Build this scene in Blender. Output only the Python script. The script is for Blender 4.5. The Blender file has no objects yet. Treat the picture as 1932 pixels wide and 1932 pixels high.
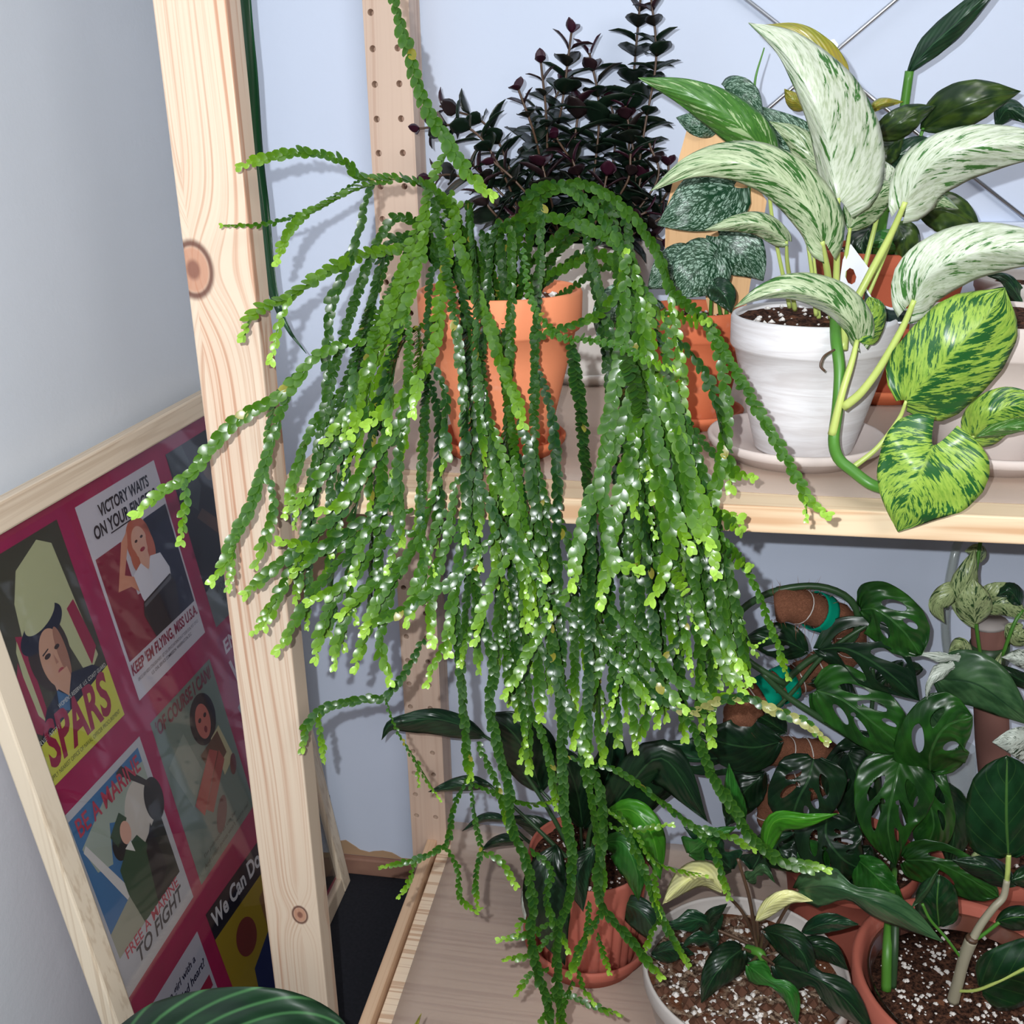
import bpy, math, random
import numpy as np
from mathutils import Vector, Matrix, noise as mnoise
# ---------------------------------------------------------------- camera, world, lights, exposure
FPX = 1922.0
CAMZ = 0.956
PITCH, YAW, ROLL = math.radians(20.4), math.radians(9.8), math.radians(0.92)
Fv = np.array([-math.sin(YAW)*math.cos(PITCH), math.cos(YAW)*math.cos(PITCH), -math.sin(PITCH)])
_r = np.cross(Fv, [0, 0, 1]); _r /= np.linalg.norm(_r); _u = np.cross(_r, Fv)
Rv = math.cos(ROLL)*_r - math.sin(ROLL)*_u
Uv = math.sin(ROLL)*_r + math.cos(ROLL)*_u
sc = bpy.context.scene
cd = bpy.data.cameras.new('camera'); cam = bpy.data.objects.new('camera', cd)
sc.collection.objects.link(cam); sc.camera = cam
cam.matrix_world = Matrix(((Rv[0], Uv[0], -Fv[0], 0), (Rv[1], Uv[1], -Fv[1], 0), (Rv[2], Uv[2], -Fv[2], CAMZ), (0, 0, 0, 1)))
cd.sensor_width = 36; cd.lens = 36*FPX/1932; cd.clip_start = 0.01
w = bpy.data.worlds.new('world'); sc.world = w; w.use_nodes = True
w.node_tree.nodes['Background'].inputs[0].default_value = (0.80, 0.88, 1.0, 1)
w.node_tree.nodes['Background'].inputs[1].default_value = 0.07
def light(name, kind, loc, energy, color, rot=(0, 0, 0), **k):
    l = bpy.data.lights.new(name, kind); l.energy = energy; l.color = color
    for a, b in k.items(): setattr(l, a, b)
    o = bpy.data.objects.new(name, l); sc.collection.objects.link(o); o.location = loc; o.rotation_euler = rot
    return o
light('phone_flash', 'POINT', (-0.021, -0.004, CAMZ+0.020), 24.5, (0.93, 0.965, 1.0), shadow_soft_size=0.0025)
light('grow_light', 'AREA', (0.05, 0.15, 2.25), 10.5, (0.93, 0.96, 1.0), shape='RECTANGLE', size=1.6, size_y=0.9)
light('added_front_fill', 'AREA', (1.0, -1.5, 2.0), 30.0, (1.0, 0.98, 0.97), (math.radians(58), 0, math.radians(30)), shape='RECTANGLE', size=1.2, size_y=0.8)  # added fill behind the camera, brightens the left wall and lower tier
vs = sc.view_settings
vs.view_transform = 'Standard'; vs.look = 'None'; vs.gamma = 1; vs.use_curve_mapping = False; vs.exposure = -0.06

# ---------------------------------------------------------------- helpers
rnd = random.Random(7)
def ray(x, y): return (x-966)/FPX*Rv - (y-966)/FPX*Uv + Fv
def P(x, y, Y):
    d = ray(x, y); p = d*(Y/d[1]); return np.array([p[0], p[1], p[2]+CAMZ])
def onZ(x, y, z):
    d = ray(x, y); p = d*((z-CAMZ)/d[2]); return np.array([p[0], p[1], z])
def project(p):
    q = np.array(p, float)-[0, 0, CAMZ]; z = q@Fv
    return 966+FPX*(q@Rv)/z, 966-FPX*(q@Uv)/z
COL = sc.collection
def tag(o, label=None, cat=None, group=None, kind=None):
    if label: o['label'] = label
    if cat: o['category'] = cat
    if group: o['group'] = group
    if kind: o['kind'] = kind
    return o
def thing(name, loc, label, cat, group=None):
    o = bpy.data.objects.new(name, None); o.empty_display_size = 0.02; COL.objects.link(o); o.location = [float(c) for c in loc]
    return tag(o, label, cat, group)
def mk(name, verts, faces, mat, parent=None, smooth=True, uvs=None, attrs=None, solid=0, bevel=0, loc=None):
    """world-space vertices -> object (origin at the parent / given loc)"""
    me = bpy.data.meshes.new(name)
    off = np.array(parent_loc(parent) if parent is not None else (loc if loc is not None else (0, 0, 0)), float)
    V = np.array(verts, float)-off
    me.from_pydata(V.tolist(), [], [tuple(f) for f in faces])
    if mat: me.materials.append(mat)
    if smooth: me.polygons.foreach_set('use_smooth', [True]*len(me.polygons))
    if uvs is not None:
        ul = me.uv_layers.new(name='UVMap'); li = np.zeros(len(me.loops), int); me.loops.foreach_get('vertex_index', li)
        ul.data.foreach_set('uv', np.array(uvs, float)[li].ravel())
    if attrs:
        for k, v in attrs.items():
            a = me.attributes.new(k, 'FLOAT', 'POINT'); a.data.foreach_set('value', np.array(v, float))
    me.update()
    o = bpy.data.objects.new(name, me); COL.objects.link(o)
    if parent is not None: o.parent = parent
    elif loc is not None: o.location = off.tolist()
    if solid: m = o.modifiers.new('thick', 'SOLIDIFY'); m.thickness = solid; m.offset = 0
    if bevel: m = o.modifiers.new('bevel', 'BEVEL'); m.width = bevel; m.segments = 2; m.limit_method = 'ANGLE'
    return o
def parent_loc(p):
    s = np.zeros(3)
    while p is not None: s += np.array(p.location); p = p.parent
    return s
def box(x0, x1, y0, y1, z0, z1):
    v = [(x, y, z) for z in (z0, z1) for y in (y0, y1) for x in (x0, x1)]
    return v, [(0, 2, 3, 1), (4, 5, 7, 6), (0, 1, 5, 4), (2, 6, 7, 3), (0, 4, 6, 2), (1, 3, 7, 5)]
def merge(*ms):
    V, Fc = [], []
    for v, f in ms:
        n = len(V); V += [tuple(p) for p in v]; Fc += [tuple(i+n for i in q) for q in f]
    return V, Fc
def cr(pts, n):
    """Catmull-Rom through pts (k,d), n samples by arc length"""
    p = np.array(pts, float)
    if len(p) == 2: return p[0]+(p[1]-p[0])*np.linspace(0, 1, n)[:, None]
    q = np.vstack([2*p[0]-p[1], p, 2*p[-1]-p[-2]]); out = []
    for i in range(1, len(q)-2):
        t = np.linspace(0, 1, 13)[:-1, None]
        a, b, c, d = q[i-1], q[i], q[i+1], q[i+2]
        out.append(.5*((2*b)+(c-a)*t+(2*a-5*b+4*c-d)*t**2+(3*b-a-3*c+d)*t**3))
    out = np.vstack(out+[q[-2][None]])
    s = np.r_[0, np.cumsum(np.linalg.norm(np.diff(out, axis=0), axis=1))]
    u = np.linspace(0, s[-1], n)
    return np.stack([np.interp(u, s, out[:, k]) for k in range(out.shape[1])], 1)
def tube(path, rad, seg=8, cap=True):
    p = np.array(path, float); n = len(p); rad = np.broadcast_to(np.array(rad, float), (n,)) if np.ndim(rad) == 0 or len(rad) == n else np.interp(np.linspace(0, 1, n), np.linspace(0, 1, len(rad)), rad)
    T = np.gradient(p, axis=0); T /= np.linalg.norm(T, axis=1)[:, None]+1e-12
    a = np.array([0, 0, 1.]) if abs(T[0][2]) < .9 else np.array([1., 0, 0])
    V = []
    for i in range(n):
        a = a-T[i]*(a@T[i]); a /= np.linalg.norm(a)+1e-12; b = np.cross(T[i], a)
        for k in range(seg):
            g = 2*math.pi*k/seg; V.append(p[i]+rad[i]*(math.cos(g)*a+math.sin(g)*b))
    Fc = [(i*seg+k, i*seg+(k+1) % seg, (i+1)*seg+(k+1) % seg, (i+1)*seg+k) for i in range(n-1) for k in range(seg)]
    if cap: Fc += [tuple(range(seg))[::-1], tuple((n-1)*seg+k for k in range(seg))]
    return V, Fc
def lathe(prof, cx, cy, seg=64, ribs=0, ribd=0, ribz=None, close=True):
    V, Fc = [], []
    n = len(prof)
    for (r, z) in prof:
        for k in range(seg):
            g = 2*math.pi*k/seg; rr = r
            if ribs and ribz and ribz[0] <= z <= ribz[1]: rr = r-ribd*(0.5+0.5*math.cos(g*ribs))**2
            V.append((cx+rr*math.cos(g), cy+rr*math.sin(g), z))
    for i in range(n-1):
        for k in range(seg): Fc.append((i*seg+k, i*seg+(k+1) % seg, (i+1)*seg+(k+1) % seg, (i+1)*seg+k))
    if close: Fc += [tuple(range(seg))[::-1], tuple((n-1)*seg+k for k in range(seg))]
    return V, Fc

# ---------------------------------------------------------------- node helpers
class N:
    def __init__(s, name):
        s.m = bpy.data.materials.new(name); s.m.use_nodes = True; s.t = s.m.node_tree
        s.b = s.t.nodes['Principled BSDF']; s.out = s.t.nodes['Material Output']
    def n(s, ty, **k):
        o = s.t.nodes.new(ty)
        for a, b in k.items():
            if a.startswith('i_'): o.inputs[a[2:].replace('_', ' ')].default_value = b
            else: setattr(o, a, b)
        return o
    def l(s, a, b): s.t.links.new(a, b)
    def math(s, op, a, b=None, c=None):
        o = s.n('ShaderNodeMath', operation=op)
        for i, v in enumerate((a, b, c)):
            if v is None: continue
            if isinstance(v, (int, float)): o.inputs[i].default_value = v
            else: s.l(v, o.inputs[i])
        return o.outputs[0]
    def mix(s, f, a, b):
        o = s.n('ShaderNodeMix', data_type='RGBA')
        for i, v in ((0, f), (6, a), (7, b)):
            if isinstance(v, (int, float)): o.inputs[i].default_value = v
            elif isinstance(v, tuple): o.inputs[i].default_value = (*v, 1)
            else: s.l(v, o.inputs[i])
        return o.outputs[2]
    def ramp(s, f, stops):
        o = s.n('ShaderNodeValToRGB'); r = o.color_ramp
        while len(r.elements) < len(stops): r.elements.new(.5)
        for e, (p, c) in zip(r.elements, stops):
            e.position = p; e.color = (*c, 1) if isinstance(c, tuple) else (c, c, c, 1)
        s.l(f, o.inputs[0]); return o.outputs[0]
    def step(s, f, a, b):
        o = s.n('ShaderNodeMapRange', interpolation_type='SMOOTHSTEP'); s.l(f, o.inputs[0]); o.inputs[1].default_value = a; o.inputs[2].default_value = b
        return o.outputs[0]
    def noise(s, vec, scale, detail=3, rough=.5, dist=0):
        o = s.n('ShaderNodeTexNoise'); o.inputs['Scale'].default_value = scale; o.inputs['Detail'].default_value = detail
        o.inputs['Roughness'].default_value = rough; o.inputs['Distortion'].default_value = dist
        if vec is not None: s.l(vec, o.inputs['Vector'])
        return o.outputs[0]
    def obj(s, scale=(1, 1, 1), loc=(0, 0, 0)):
        c = s.n('ShaderNodeTexCoord'); m = s.n('ShaderNodeMapping'); m.inputs['Scale'].default_value = scale; m.inputs['Location'].default_value = loc
        s.l(c.outputs['Object'], m.inputs[0]); return m.outputs[0]
    def comb(s, x, y, z):
        o = s.n('ShaderNodeCombineXYZ')
        for i, v in enumerate((x, y, z)):
            if isinstance(v, (int, float)): o.inputs[i].default_value = v
            else: s.l(v, o.inputs[i])
        return o.outputs[0]
    def sep(s, v):
        o = s.n('ShaderNodeSeparateXYZ'); s.l(v, o.inputs[0]); return o.outputs
    def fin(s, col=None, rough=.5, spec=.5, bump=None, bs=.3, bd=.001, coat=0, metal=0):
        if isinstance(col, tuple): s.b.inputs['Base Color'].default_value = (*col, 1)
        elif col is not None: s.l(col, s.b.inputs['Base Color'])
        if isinstance(rough, (int, float)): s.b.inputs['Roughness'].default_value = rough
        else: s.l(rough, s.b.inputs['Roughness'])
        s.b.inputs['Specular IOR Level'].default_value = spec; s.b.inputs['Metallic'].default_value = metal
        s.b.inputs['Coat Weight'].default_value = coat
        if bump is not None:
            o = s.n('ShaderNodeBump'); o.inputs['Strength'].default_value = bs; o.inputs['Distance'].default_value = bd
            s.l(bump, o.inputs['Height']); s.l(o.outputs[0], s.b.inputs['Normal'])
        return s.m
def srgb(r, g, b):
    f = lambda c: (c/255/12.92) if c/255 <= .04045 else ((c/255+.055)/1.055)**2.4
    return (f(r), f(g), f(b))
def plain(name, col, rough=.5, spec=.5, metal=0): return N(name).fin(col, rough, spec, metal=metal)

def wood(name, light, dark, axis='Z', freq=1.0, contrast=1.0, knots=(), warm=None, rough=.55):
    """straight-grained pine; axis = grain direction, object coordinates in metres"""
    m = N(name); co = m.n('ShaderNodeTexCoord').outputs['Object']; x, y, z = m.sep(co)[:3]
    g, a, b = {'Z': (z, x, y), 'X': (x, y, z), 'Y': (y, x, z)}[axis]
    bend = m.noise(m.comb(m.math('MULTIPLY', a, 9), m.math('MULTIPLY', b, 9), m.math('MULTIPLY', g, 1.6)), 1.0, 2)
    a2 = m.math('ADD', a, m.math('MULTIPLY', m.math('SUBTRACT', bend, .5), .035))
    kn = None
    for (kx, kg, kr) in knots:
        dx = m.math('SUBTRACT', a, kx); dg = m.math('SUBTRACT', g, kg)
        d = m.math('SQRT', m.math('ADD', m.math('MULTIPLY', dx, dx), m.math('MULTIPLY', m.math('MULTIPLY', dg, dg), .55)))
        infl = m.math('EXPONENT', m.math('MULTIPLY', m.math('MULTIPLY', d, d), -1/(kr*2.4)**2))
        a2 = m.math('ADD', a2, m.math('MULTIPLY', m.math('MULTIPLY', infl, kr*1.6), m.math('SIGN', dx)))
        k = m.math('SUBTRACT', 1.0, m.step(d, kr*.75, kr)); ring = m.math('MULTIPLY', m.step(d, kr*.8, kr*.95), m.math('SUBTRACT', 1.0, m.step(d, kr*1.0, kr*1.25)))
        core = m.math('SUBTRACT', 1.0, m.step(d, kr*.25, kr*.5))
        kn = (k, ring, core) if kn is None else tuple(m.math('MAXIMUM', p, q) for p, q in zip(kn, (k, ring, core)))
    v = m.comb(m.math('MULTIPLY', a2, 330*freq), m.math('MULTIPLY', b, 150*freq), m.math('MULTIPLY', g, 1.1))
    n1 = m.noise(v, 1.0, 2, .5); n2 = m.noise(m.comb(m.math('MULTIPLY', a2, 420*freq), m.math('MULTIPLY', b, 400*freq), m.math('MULTIPLY', g, 7)), 1.0, 2)
    big = m.noise(m.comb(m.math('MULTIPLY', a2, 22), m.math('MULTIPLY', b, 22), m.math('MULTIPLY', g, .8)), 1.0, 1)
    s = m.math('MULTIPLY', m.step(m.math('ADD', m.math('MULTIPLY', n1, .8), m.math('MULTIPLY', n2, .2)), .46, .64), m.step(big, .30, .62))
    c = m.mix(m.math('MULTIPLY', s, contrast), light, dark)
    if warm: c = m.mix(m.math('MULTIPLY', m.step(big, .5, .68), .55), c, warm)
    if kn:
        c = m.mix(m.math('MULTIPLY', kn[0], .8), c, srgb(168, 116, 90)); c = m.mix(m.math('MULTIPLY', kn[1], .9), c, srgb(84, 44, 34)); c = m.mix(m.math('MULTIPLY', kn[2], .7), c, srgb(96, 52, 44))
    return m.fin(c, rough, .35, bump=n2, bs=.12, bd=.0004)

M = {}
M['pine'] = wood('pine', srgb(206, 186, 164), srgb(166, 116, 86), 'Z', 1, .9, knots=((P(368,508,.629)[0]+.2965, P(368,508,.629)[2], .0125), (P(568,1722,.629)[0]+.2965, P(568,1722,.629)[2], .0062)), warm=srgb(200, 152, 124))
M['pine_back'] = wood('pine_back', srgb(214, 188, 168), srgb(182, 142, 120), 'Z', .8, .7)
M['pine_x'] = wood('pine_x', srgb(226, 202, 168), srgb(196, 150, 110), 'X', .55, .8)
M['pine_y'] = wood('pine_y', srgb(226, 192, 158), srgb(196, 150, 116), 'Y', .8, .7)
M['oak'] = wood('frame_wood', srgb(226, 210, 186), srgb(190, 166, 138), 'Z', 1.2, .6)
M['oak_y'] = wood('frame_wood_rail', srgb(214, 196, 172), srgb(182, 158, 132), 'Y', 1.2, .6)
M['plank'] = wood('plank_wood', srgb(226, 182, 132), srgb(196, 142, 92), 'Z', 1.3, .6)
m = N('lower_board'); co = m.n('ShaderNodeTexCoord').outputs['Object']; x, y, z = m.sep(co)[:3]
st = m.noise(m.comb(m.math('MULTIPLY', x, 2.2), m.math('MULTIPLY', m.math('ADD', y, m.math('MULTIPLY', m.noise(m.comb(m.math('MULTIPLY', x, 4), m.math('MULTIPLY', y, 8), 0), 1, 1), .006)), 260), 0), 1.0, 1)
M['lower_board'] = m.fin(m.mix(m.math('MULTIPLY', m.step(st, .5, .6), .8), srgb(244, 222, 194), srgb(204, 166, 134)), .5, .4)

def wallmat(name, c1, c2, bump=.35):
    m = N(name); v = m.obj()
    f = m.noise(v, 6, 3); p = m.noise(v, 190, 3, .6); big = m.noise(v, 28, 2)
    dots = m.step(m.noise(v, 60, 1), .80, .84)
    c = m.mix(f, c1, c2); c = m.mix(m.math('MULTIPLY', dots, .5), c, srgb(110, 110, 116))
    return m.fin(c, .55, .35, bump=m.math('ADD', m.math('MULTIPLY', p, .5), big), bs=bump, bd=.0012)
M['wall'] = wallmat('wall_paint', (0.60, 0.67, 0.81), (0.63, 0.70, 0.84), .12)
M['wall_left'] = wallmat('left_wall_grazing_tone', (0.60, 0.635, 0.67), (0.66, 0.69, 0.73), .30)  # not another paint: grazing flash's grey put into the white wall's colour
m = N('dark_floor'); f = m.noise(m.obj((1, 1, 1)), 240, 3); M['floor'] = m.fin(m.mix(f, srgb(24, 25, 30), srgb(42, 43, 49)), .8, .2, bump=f, bs=.3)
m = N('ragged_skirting'); f = m.noise(m.obj((1, 1, 1)), 30, 4); M['skirt'] = m.fin(m.mix(f, srgb(120, 84, 74), srgb(166, 128, 108)), .7, .3, bump=f)
M['skirt2'] = plain('bare_plaster', srgb(176, 146, 116), .8, .2)

def terracotta(name, a, b, dust=(0.8, 0.7, 0.62), d=.25):
    m = N(name); v = m.obj(); f = m.noise(v, 9, 4, .6); g = m.noise(v, 320, 2)
    c = m.mix(f, a, b); c = m.mix(m.math('MULTIPLY', m.step(m.noise(v, 26, 4, .65), .58, .75), d), c, dust)
    return m.fin(c, .75, .3, bump=g, bs=.15, bd=.0005)
M['terra'] = terracotta('terracotta', srgb(226, 132, 90), srgb(236, 150, 108))
M['terra2'] = terracotta('terracotta_dark', srgb(196, 98, 62), srgb(210, 118, 78))
M['terra_red'] = terracotta('terracotta_red', srgb(172, 92, 76), srgb(190, 108, 90), d=.1)
M['rust'] = terracotta('rust_plastic', srgb(164, 78, 52), srgb(176, 90, 62), d=.04)
m = N('whitewashed_clay'); v = m.obj((1, 1, 1)); f = m.noise(v, 7, 3)
br = m.noise(m.obj((10, 10, 120)), 1.0, 4, .65, 1.0)
c = m.mix(m.step(br, .35, .68), srgb(212, 208, 208), srgb(234, 233, 235)); c = m.mix(m.math('MULTIPLY', m.step(f, .5, .7), .35), c, srgb(196, 188, 184))
M['whitepot'] = m.fin(c, .7, .3, bump=br, bs=.25, bd=.0006)
M['beigeclay'] = terracotta('pale_clay', srgb(198, 184, 176), srgb(212, 200, 194), (0.7, 0.66, 0.64), .3)
M['cream'] = terracotta('cream_ceramic', srgb(206, 200, 192), srgb(218, 212, 204), (0.5, 0.48, 0.45), .15)
M['stone'] = terracotta('grey_stoneware', srgb(205, 198, 192), srgb(188, 180, 174), (.3, .28, .27), .2)
m = N('potting_soil'); v = m.obj(); f = m.noise(v, 260, 4, .7); g = m.noise(v, 60, 3)
c = m.mix(m.step(f, .35, .7), srgb(34, 22, 18), srgb(104, 70, 54)); c = m.mix(m.step(g, .6, .7), c, srgb(120, 78, 56))
M['soil'] = m.fin(c, .95, .1, bump=f, bs=.9, bd=.002)
M['perlite'] = plain('perlite', srgb(226, 220, 214), .9, .2)
M['bark'] = N('bark_chips').fin(srgb(98, 68, 54), .9, .1)
M['steel'] = plain('brushed_steel', (.55, .56, .58), .3, .5, 1)
M['tagw'] = plain('white_plastic', srgb(214, 216, 222), .45)
M['tagg'] = plain('dark_green_print', srgb(26, 44, 40), .4)
M['velcro'] = plain('green_velcro', srgb(0, 132, 104), .9, .1)
m = N('coco_fibre'); v = m.obj((1, 1, 1)); f = m.noise(v, 420, 4, .7, 2); M['coco'] = m.fin(m.mix(f, srgb(92, 54, 40), srgb(176, 120, 92)), .95, .1, bump=f, bs=1, bd=.002)

# leaves -------------------------------------------------------------------
def uvc(m):
    uv = m.n('ShaderNodeUVMap').outputs[0]; s = m.sep(uv)
    u = m.math('MULTIPLY', m.math('SUBTRACT', s[0], .5), 2); t = s[1]; au = m.math('ABSOLUTE', u)
    r = m.n('ShaderNodeObjectInfo').outputs['Random']; rr = m.math('MULTIPLY', r, 37.0)
    return u, au, t, rr
def veins(m, au, t, k=9, slope=.45, wd=.06):
    q = m.math('MULTIPLY', m.math('SUBTRACT', t, m.math('MULTIPLY', au, slope)), k)
    fr = m.math('ABSOLUTE', m.math('SUBTRACT', m.math('FRACT', q), .5))
    side = m.math('SUBTRACT', 1.0, m.step(fr, 0.0, wd)); mid = m.math('SUBTRACT', 1.0, m.step(au, .015, .05))
    return side, mid, q
def leafmat(name, a, b, vein=None, vs_=.35, k=8, rough=.32, spec=.5, edge=None, bs=.25, wd=.06):
    m = N(name); u, au, t, r = uvc(m); side, mid, q = veins(m, au, t, k, .45, wd)
    n = m.noise(m.comb(m.math('MULTIPLY', u, 2.2), m.math('MULTIPLY', t, 4), r), 1.0, 3)
    c = m.mix(m.step(n, .35, .68), a, b)
    if vein: c = m.mix(m.math('MULTIPLY', m.math('MAXIMUM', m.math('MULTIPLY', side, vs_), mid), .8), c, vein)
    if edge: c = m.mix(m.step(au, .9, .98), c, edge)
    return m.fin(c, rough, spec, bump=m.math('ADD', m.math('MULTIPLY', m.math('COSINE', m.math('MULTIPLY', q, 6.283)), .35), m.math('MULTIPLY', mid, -.5)), bs=bs, bd=.0012)
def marble(name, base, base2, patch, thr, rough=.34, sub=None, k=18, grey=None):
    m = N(name); u, au, t, r = uvc(m); side, mid, q = veins(m, au, t, 7, .5, .05)
    sg = m.math('MULTIPLY', m.math('SIGN', u), 3.3)
    al = m.math('SUBTRACT', t, m.math('MULTIPLY', au, .42))
    v = m.comb(m.math('MULTIPLY', al, k), m.math('MULTIPLY', au, 3.0), m.math('ADD', r, sg))
    n1 = m.noise(v, 1.0, 5, .62, .4)
    v2 = m.comb(m.math('MULTIPLY', al, k*2.2), m.math('MULTIPLY', au, 9.0), m.math('ADD', r, 5.1))
    n2 = m.noise(v2, 1.0, 3, .6)
    v3 = m.comb(m.math('MULTIPLY', al, 3.2), m.math('MULTIPLY', au, 1.6), m.math('ADD', r, sg)); n3 = m.noise(v3, 1.0, 2)
    f = m.math('ADD', m.math('MULTIPLY', n1, .62), m.math('ADD', m.math('MULTIPLY', n2, .22), m.math('MULTIPLY', n3, .30)))
    c = m.mix(m.step(n2, .4, .65), base, base2)
    if grey: c = m.mix(m.math('MULTIPLY', m.step(n1, .52, .66), .6), c, grey)
    c = m.mix(m.step(f, thr, thr+.035), c, patch)
    c = m.mix(m.math('MULTIPLY', mid, .6), c, sub or base)
    return m.fin(c, rough, .45, bump=m.math('ADD', m.math('MULTIPLY', m.math('COSINE', m.math('MULTIPLY', q, 6.283)), .3), m.math('MULTIPLY', n1, .4)), bs=.3, bd=.001)
M['marble_white'] = marble('pothos_white', srgb(192, 199, 180), srgb(160, 172, 142), srgb(58, 104, 46), .615, grey=srgb(120, 140, 104))
M['marble_mid'] = marble('pothos_mottled', srgb(172, 184, 148), srgb(140, 158, 118), srgb(52, 96, 40), .585, grey=srgb(92, 118, 78))
M['marble_green'] = marble('pothos_green', srgb(66, 112, 42), srgb(50, 94, 36), srgb(150, 172, 124), .615)
M['marble_lime'] = marble('pothos_lime', srgb(140, 168, 66), srgb(112, 148, 54), srgb(34, 84, 38), .565, k=24)
M['marble_pale'] = marble('pale_variegated', srgb(168, 182, 128), srgb(130, 148, 98), srgb(40, 72, 36), .60, k=12)
M['marble_silver'] = marble('silver_variegated', srgb(204, 212, 200), srgb(184, 194, 182), srgb(40, 62, 44), .60, k=24)
M['olive'] = leafmat('olive_leaf', srgb(128, 132, 44), srgb(150, 136, 50), srgb(160, 160, 80))
M['darkleaf'] = leafmat('dark_leaf', srgb(16, 44, 28), srgb(28, 62, 36), srgb(52, 92, 58), .25)
M['dark2'] = leafmat('deep_green_leaf', srgb(12, 34, 20), srgb(22, 50, 26), srgb(44, 78, 44), .3)
M['midleaf'] = leafmat('mid_green_leaf', srgb(30, 84, 26), srgb(42, 104, 34), srgb(70, 128, 56), .25)
M['brightleaf'] = leafmat('bright_green_leaf', srgb(50, 120, 22), srgb(66, 138, 30), srgb(96, 160, 50), .3, k=6)
M['greyleaf'] = leafmat('grey_green_leaf', srgb(40, 72, 42), srgb(66, 100, 62), srgb(30, 58, 36), .4)
M['creamleaf'] = leafmat('cream_leaf', srgb(226, 224, 150), srgb(232, 230, 168), srgb(206, 208, 120), .2)
M['monstera'] = leafmat('holed_leaf', srgb(24, 62, 22), srgb(40, 90, 28), srgb(60, 104, 50), .25, bs=.6, k=7)
M['ficus'] = leafmat('ficus_leaf', srgb(14, 42, 20), srgb(22, 56, 28), srgb(70, 108, 48), .3, k=5, rough=.28)
M['velvet'] = leafmat('velvet_leaf', srgb(8, 34, 18), srgb(16, 48, 24), srgb(62, 110, 62), 1.0, k=6, rough=.5, wd=.17, bs=.6)
M['strapgreen'] = leafmat('strap_leaf', srgb(12, 62, 30), srgb(18, 78, 38), None, k=3)
M['spotleaf'] = leafmat('spotted_leaf', srgb(26, 48, 24), srgb(62, 84, 30), srgb(50, 70, 40), .2, k=5)
m = N('dark_purple_leaf'); u, au, t, r = uvc(m); n = m.noise(m.comb(u, t, r), 1.5, 2)
at = m.n('ShaderNodeAttribute', attribute_name='age').outputs['Fac']
M['purple'] = m.fin(m.mix(at, m.mix(n, srgb(14, 26, 18), srgb(24, 42, 28)), srgb(52, 18, 34)), .3, .45)
m = N('silver_scindapsus'); u, au, t, r = uvc(m); side, mid, q = veins(m, au, t, 8, .5, .12)
vo = m.n('ShaderNodeTexVoronoi', feature='DISTANCE_TO_EDGE'); vo.inputs['Scale'].default_value = 1.0
m.l(m.comb(m.math('MULTIPLY', q, 2.4), m.math('MULTIPLY', au, 11), r), vo.inputs['Vector'])
n = m.noise(m.comb(m.math('MULTIPLY', q, 2.0), m.math('MULTIPLY', au, 6), r), 1.0, 3)
s = m.math('MULTIPLY', m.step(vo.outputs[0], .04, .16), m.step(n, .36, .58)); s = m.math('MULTIPLY', s, m.math('SUBTRACT', 1.0, m.math('MAXIMUM', side, mid)))
M['scindapsus'] = m.fin(m.mix(s, srgb(22, 62, 36), srgb(150, 178, 158)), .34, .45, bump=vo.outputs[0], bs=.25, bd=.001)
def stemmat(name, a, b):
    m = N(name); n = m.noise(m.obj((60, 60, 14)), 1, 2); return m.fin(m.mix(n, a, b), .4, .45)
M['stem_lime'] = stemmat('lime_stem', srgb(160, 182, 88), srgb(196, 206, 118))
M['stem_green'] = stemmat('green_stem', srgb(60, 116, 36), srgb(86, 138, 50))
M['stem_dark'] = stemmat('dark_stem', srgb(34, 62, 36), srgb(56, 84, 48))
M['stem_brown'] = stemmat('brown_stem', srgb(70, 52, 40), srgb(96, 72, 54))
M['stem_grey'] = stemmat('grey_bark', srgb(140, 134, 112), srgb(168, 160, 138))
# scale-leaf strands: colour runs with the age of the growth (0 old, 1 newest tip)
m = N('strand_leaf'); at = m.n('ShaderNodeAttribute', attribute_name='age').outputs['Fac']; hv = m.n('ShaderNodeAttribute', attribute_name='hue').outputs['Fac']
c = m.ramp(at, [(0, srgb(13, 44, 14)), (.3, srgb(46, 84, 10)), (.62, srgb(92, 130, 16)), (1, srgb(142, 180, 64))])
c = m.mix(m.step(hv, .86, 1.0), c, srgb(128, 120, 44)); c = m.mix(m.math('MULTIPLY', m.math('SUBTRACT', 1.0, m.step(hv, 0, .4)), .5), c, srgb(22, 60, 34)); c = m.mix(m.step(hv, 1.4, 1.6), c, srgb(128, 126, 72))
ri = m.n('ShaderNodeAttribute', attribute_name='rim').outputs['Fac']
c = m.mix(m.math('MULTIPLY', m.math('POWER', ri, 3.0), .12), c, srgb(112, 152, 44)); c = m.mix(m.math('MULTIPLY', m.math('SUBTRACT', 1.0, ri), .22), c, srgb(24, 52, 22))
M['strand'] = m.fin(c, .31, .42)
m.b.inputs['Subsurface Weight'].default_value = 0.0
M['strand_dry'] = plain('dry_strand', srgb(186, 170, 140), .6)
m = N('frosted_liner'); tr = m.n('ShaderNodeBsdfTransparent'); tr.inputs[0].default_value = (.93, .92, .91, 1); mx = m.n('ShaderNodeMixShader'); mx.inputs[0].default_value = .37
m.fin(srgb(222, 204, 192), .42, .5); m.l(tr.outputs[0], mx.inputs[1]); m.l(m.b.outputs[0], mx.inputs[2]); m.l(mx.outputs[0], m.out.inputs[0]); M['liner'] = m.m
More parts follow.
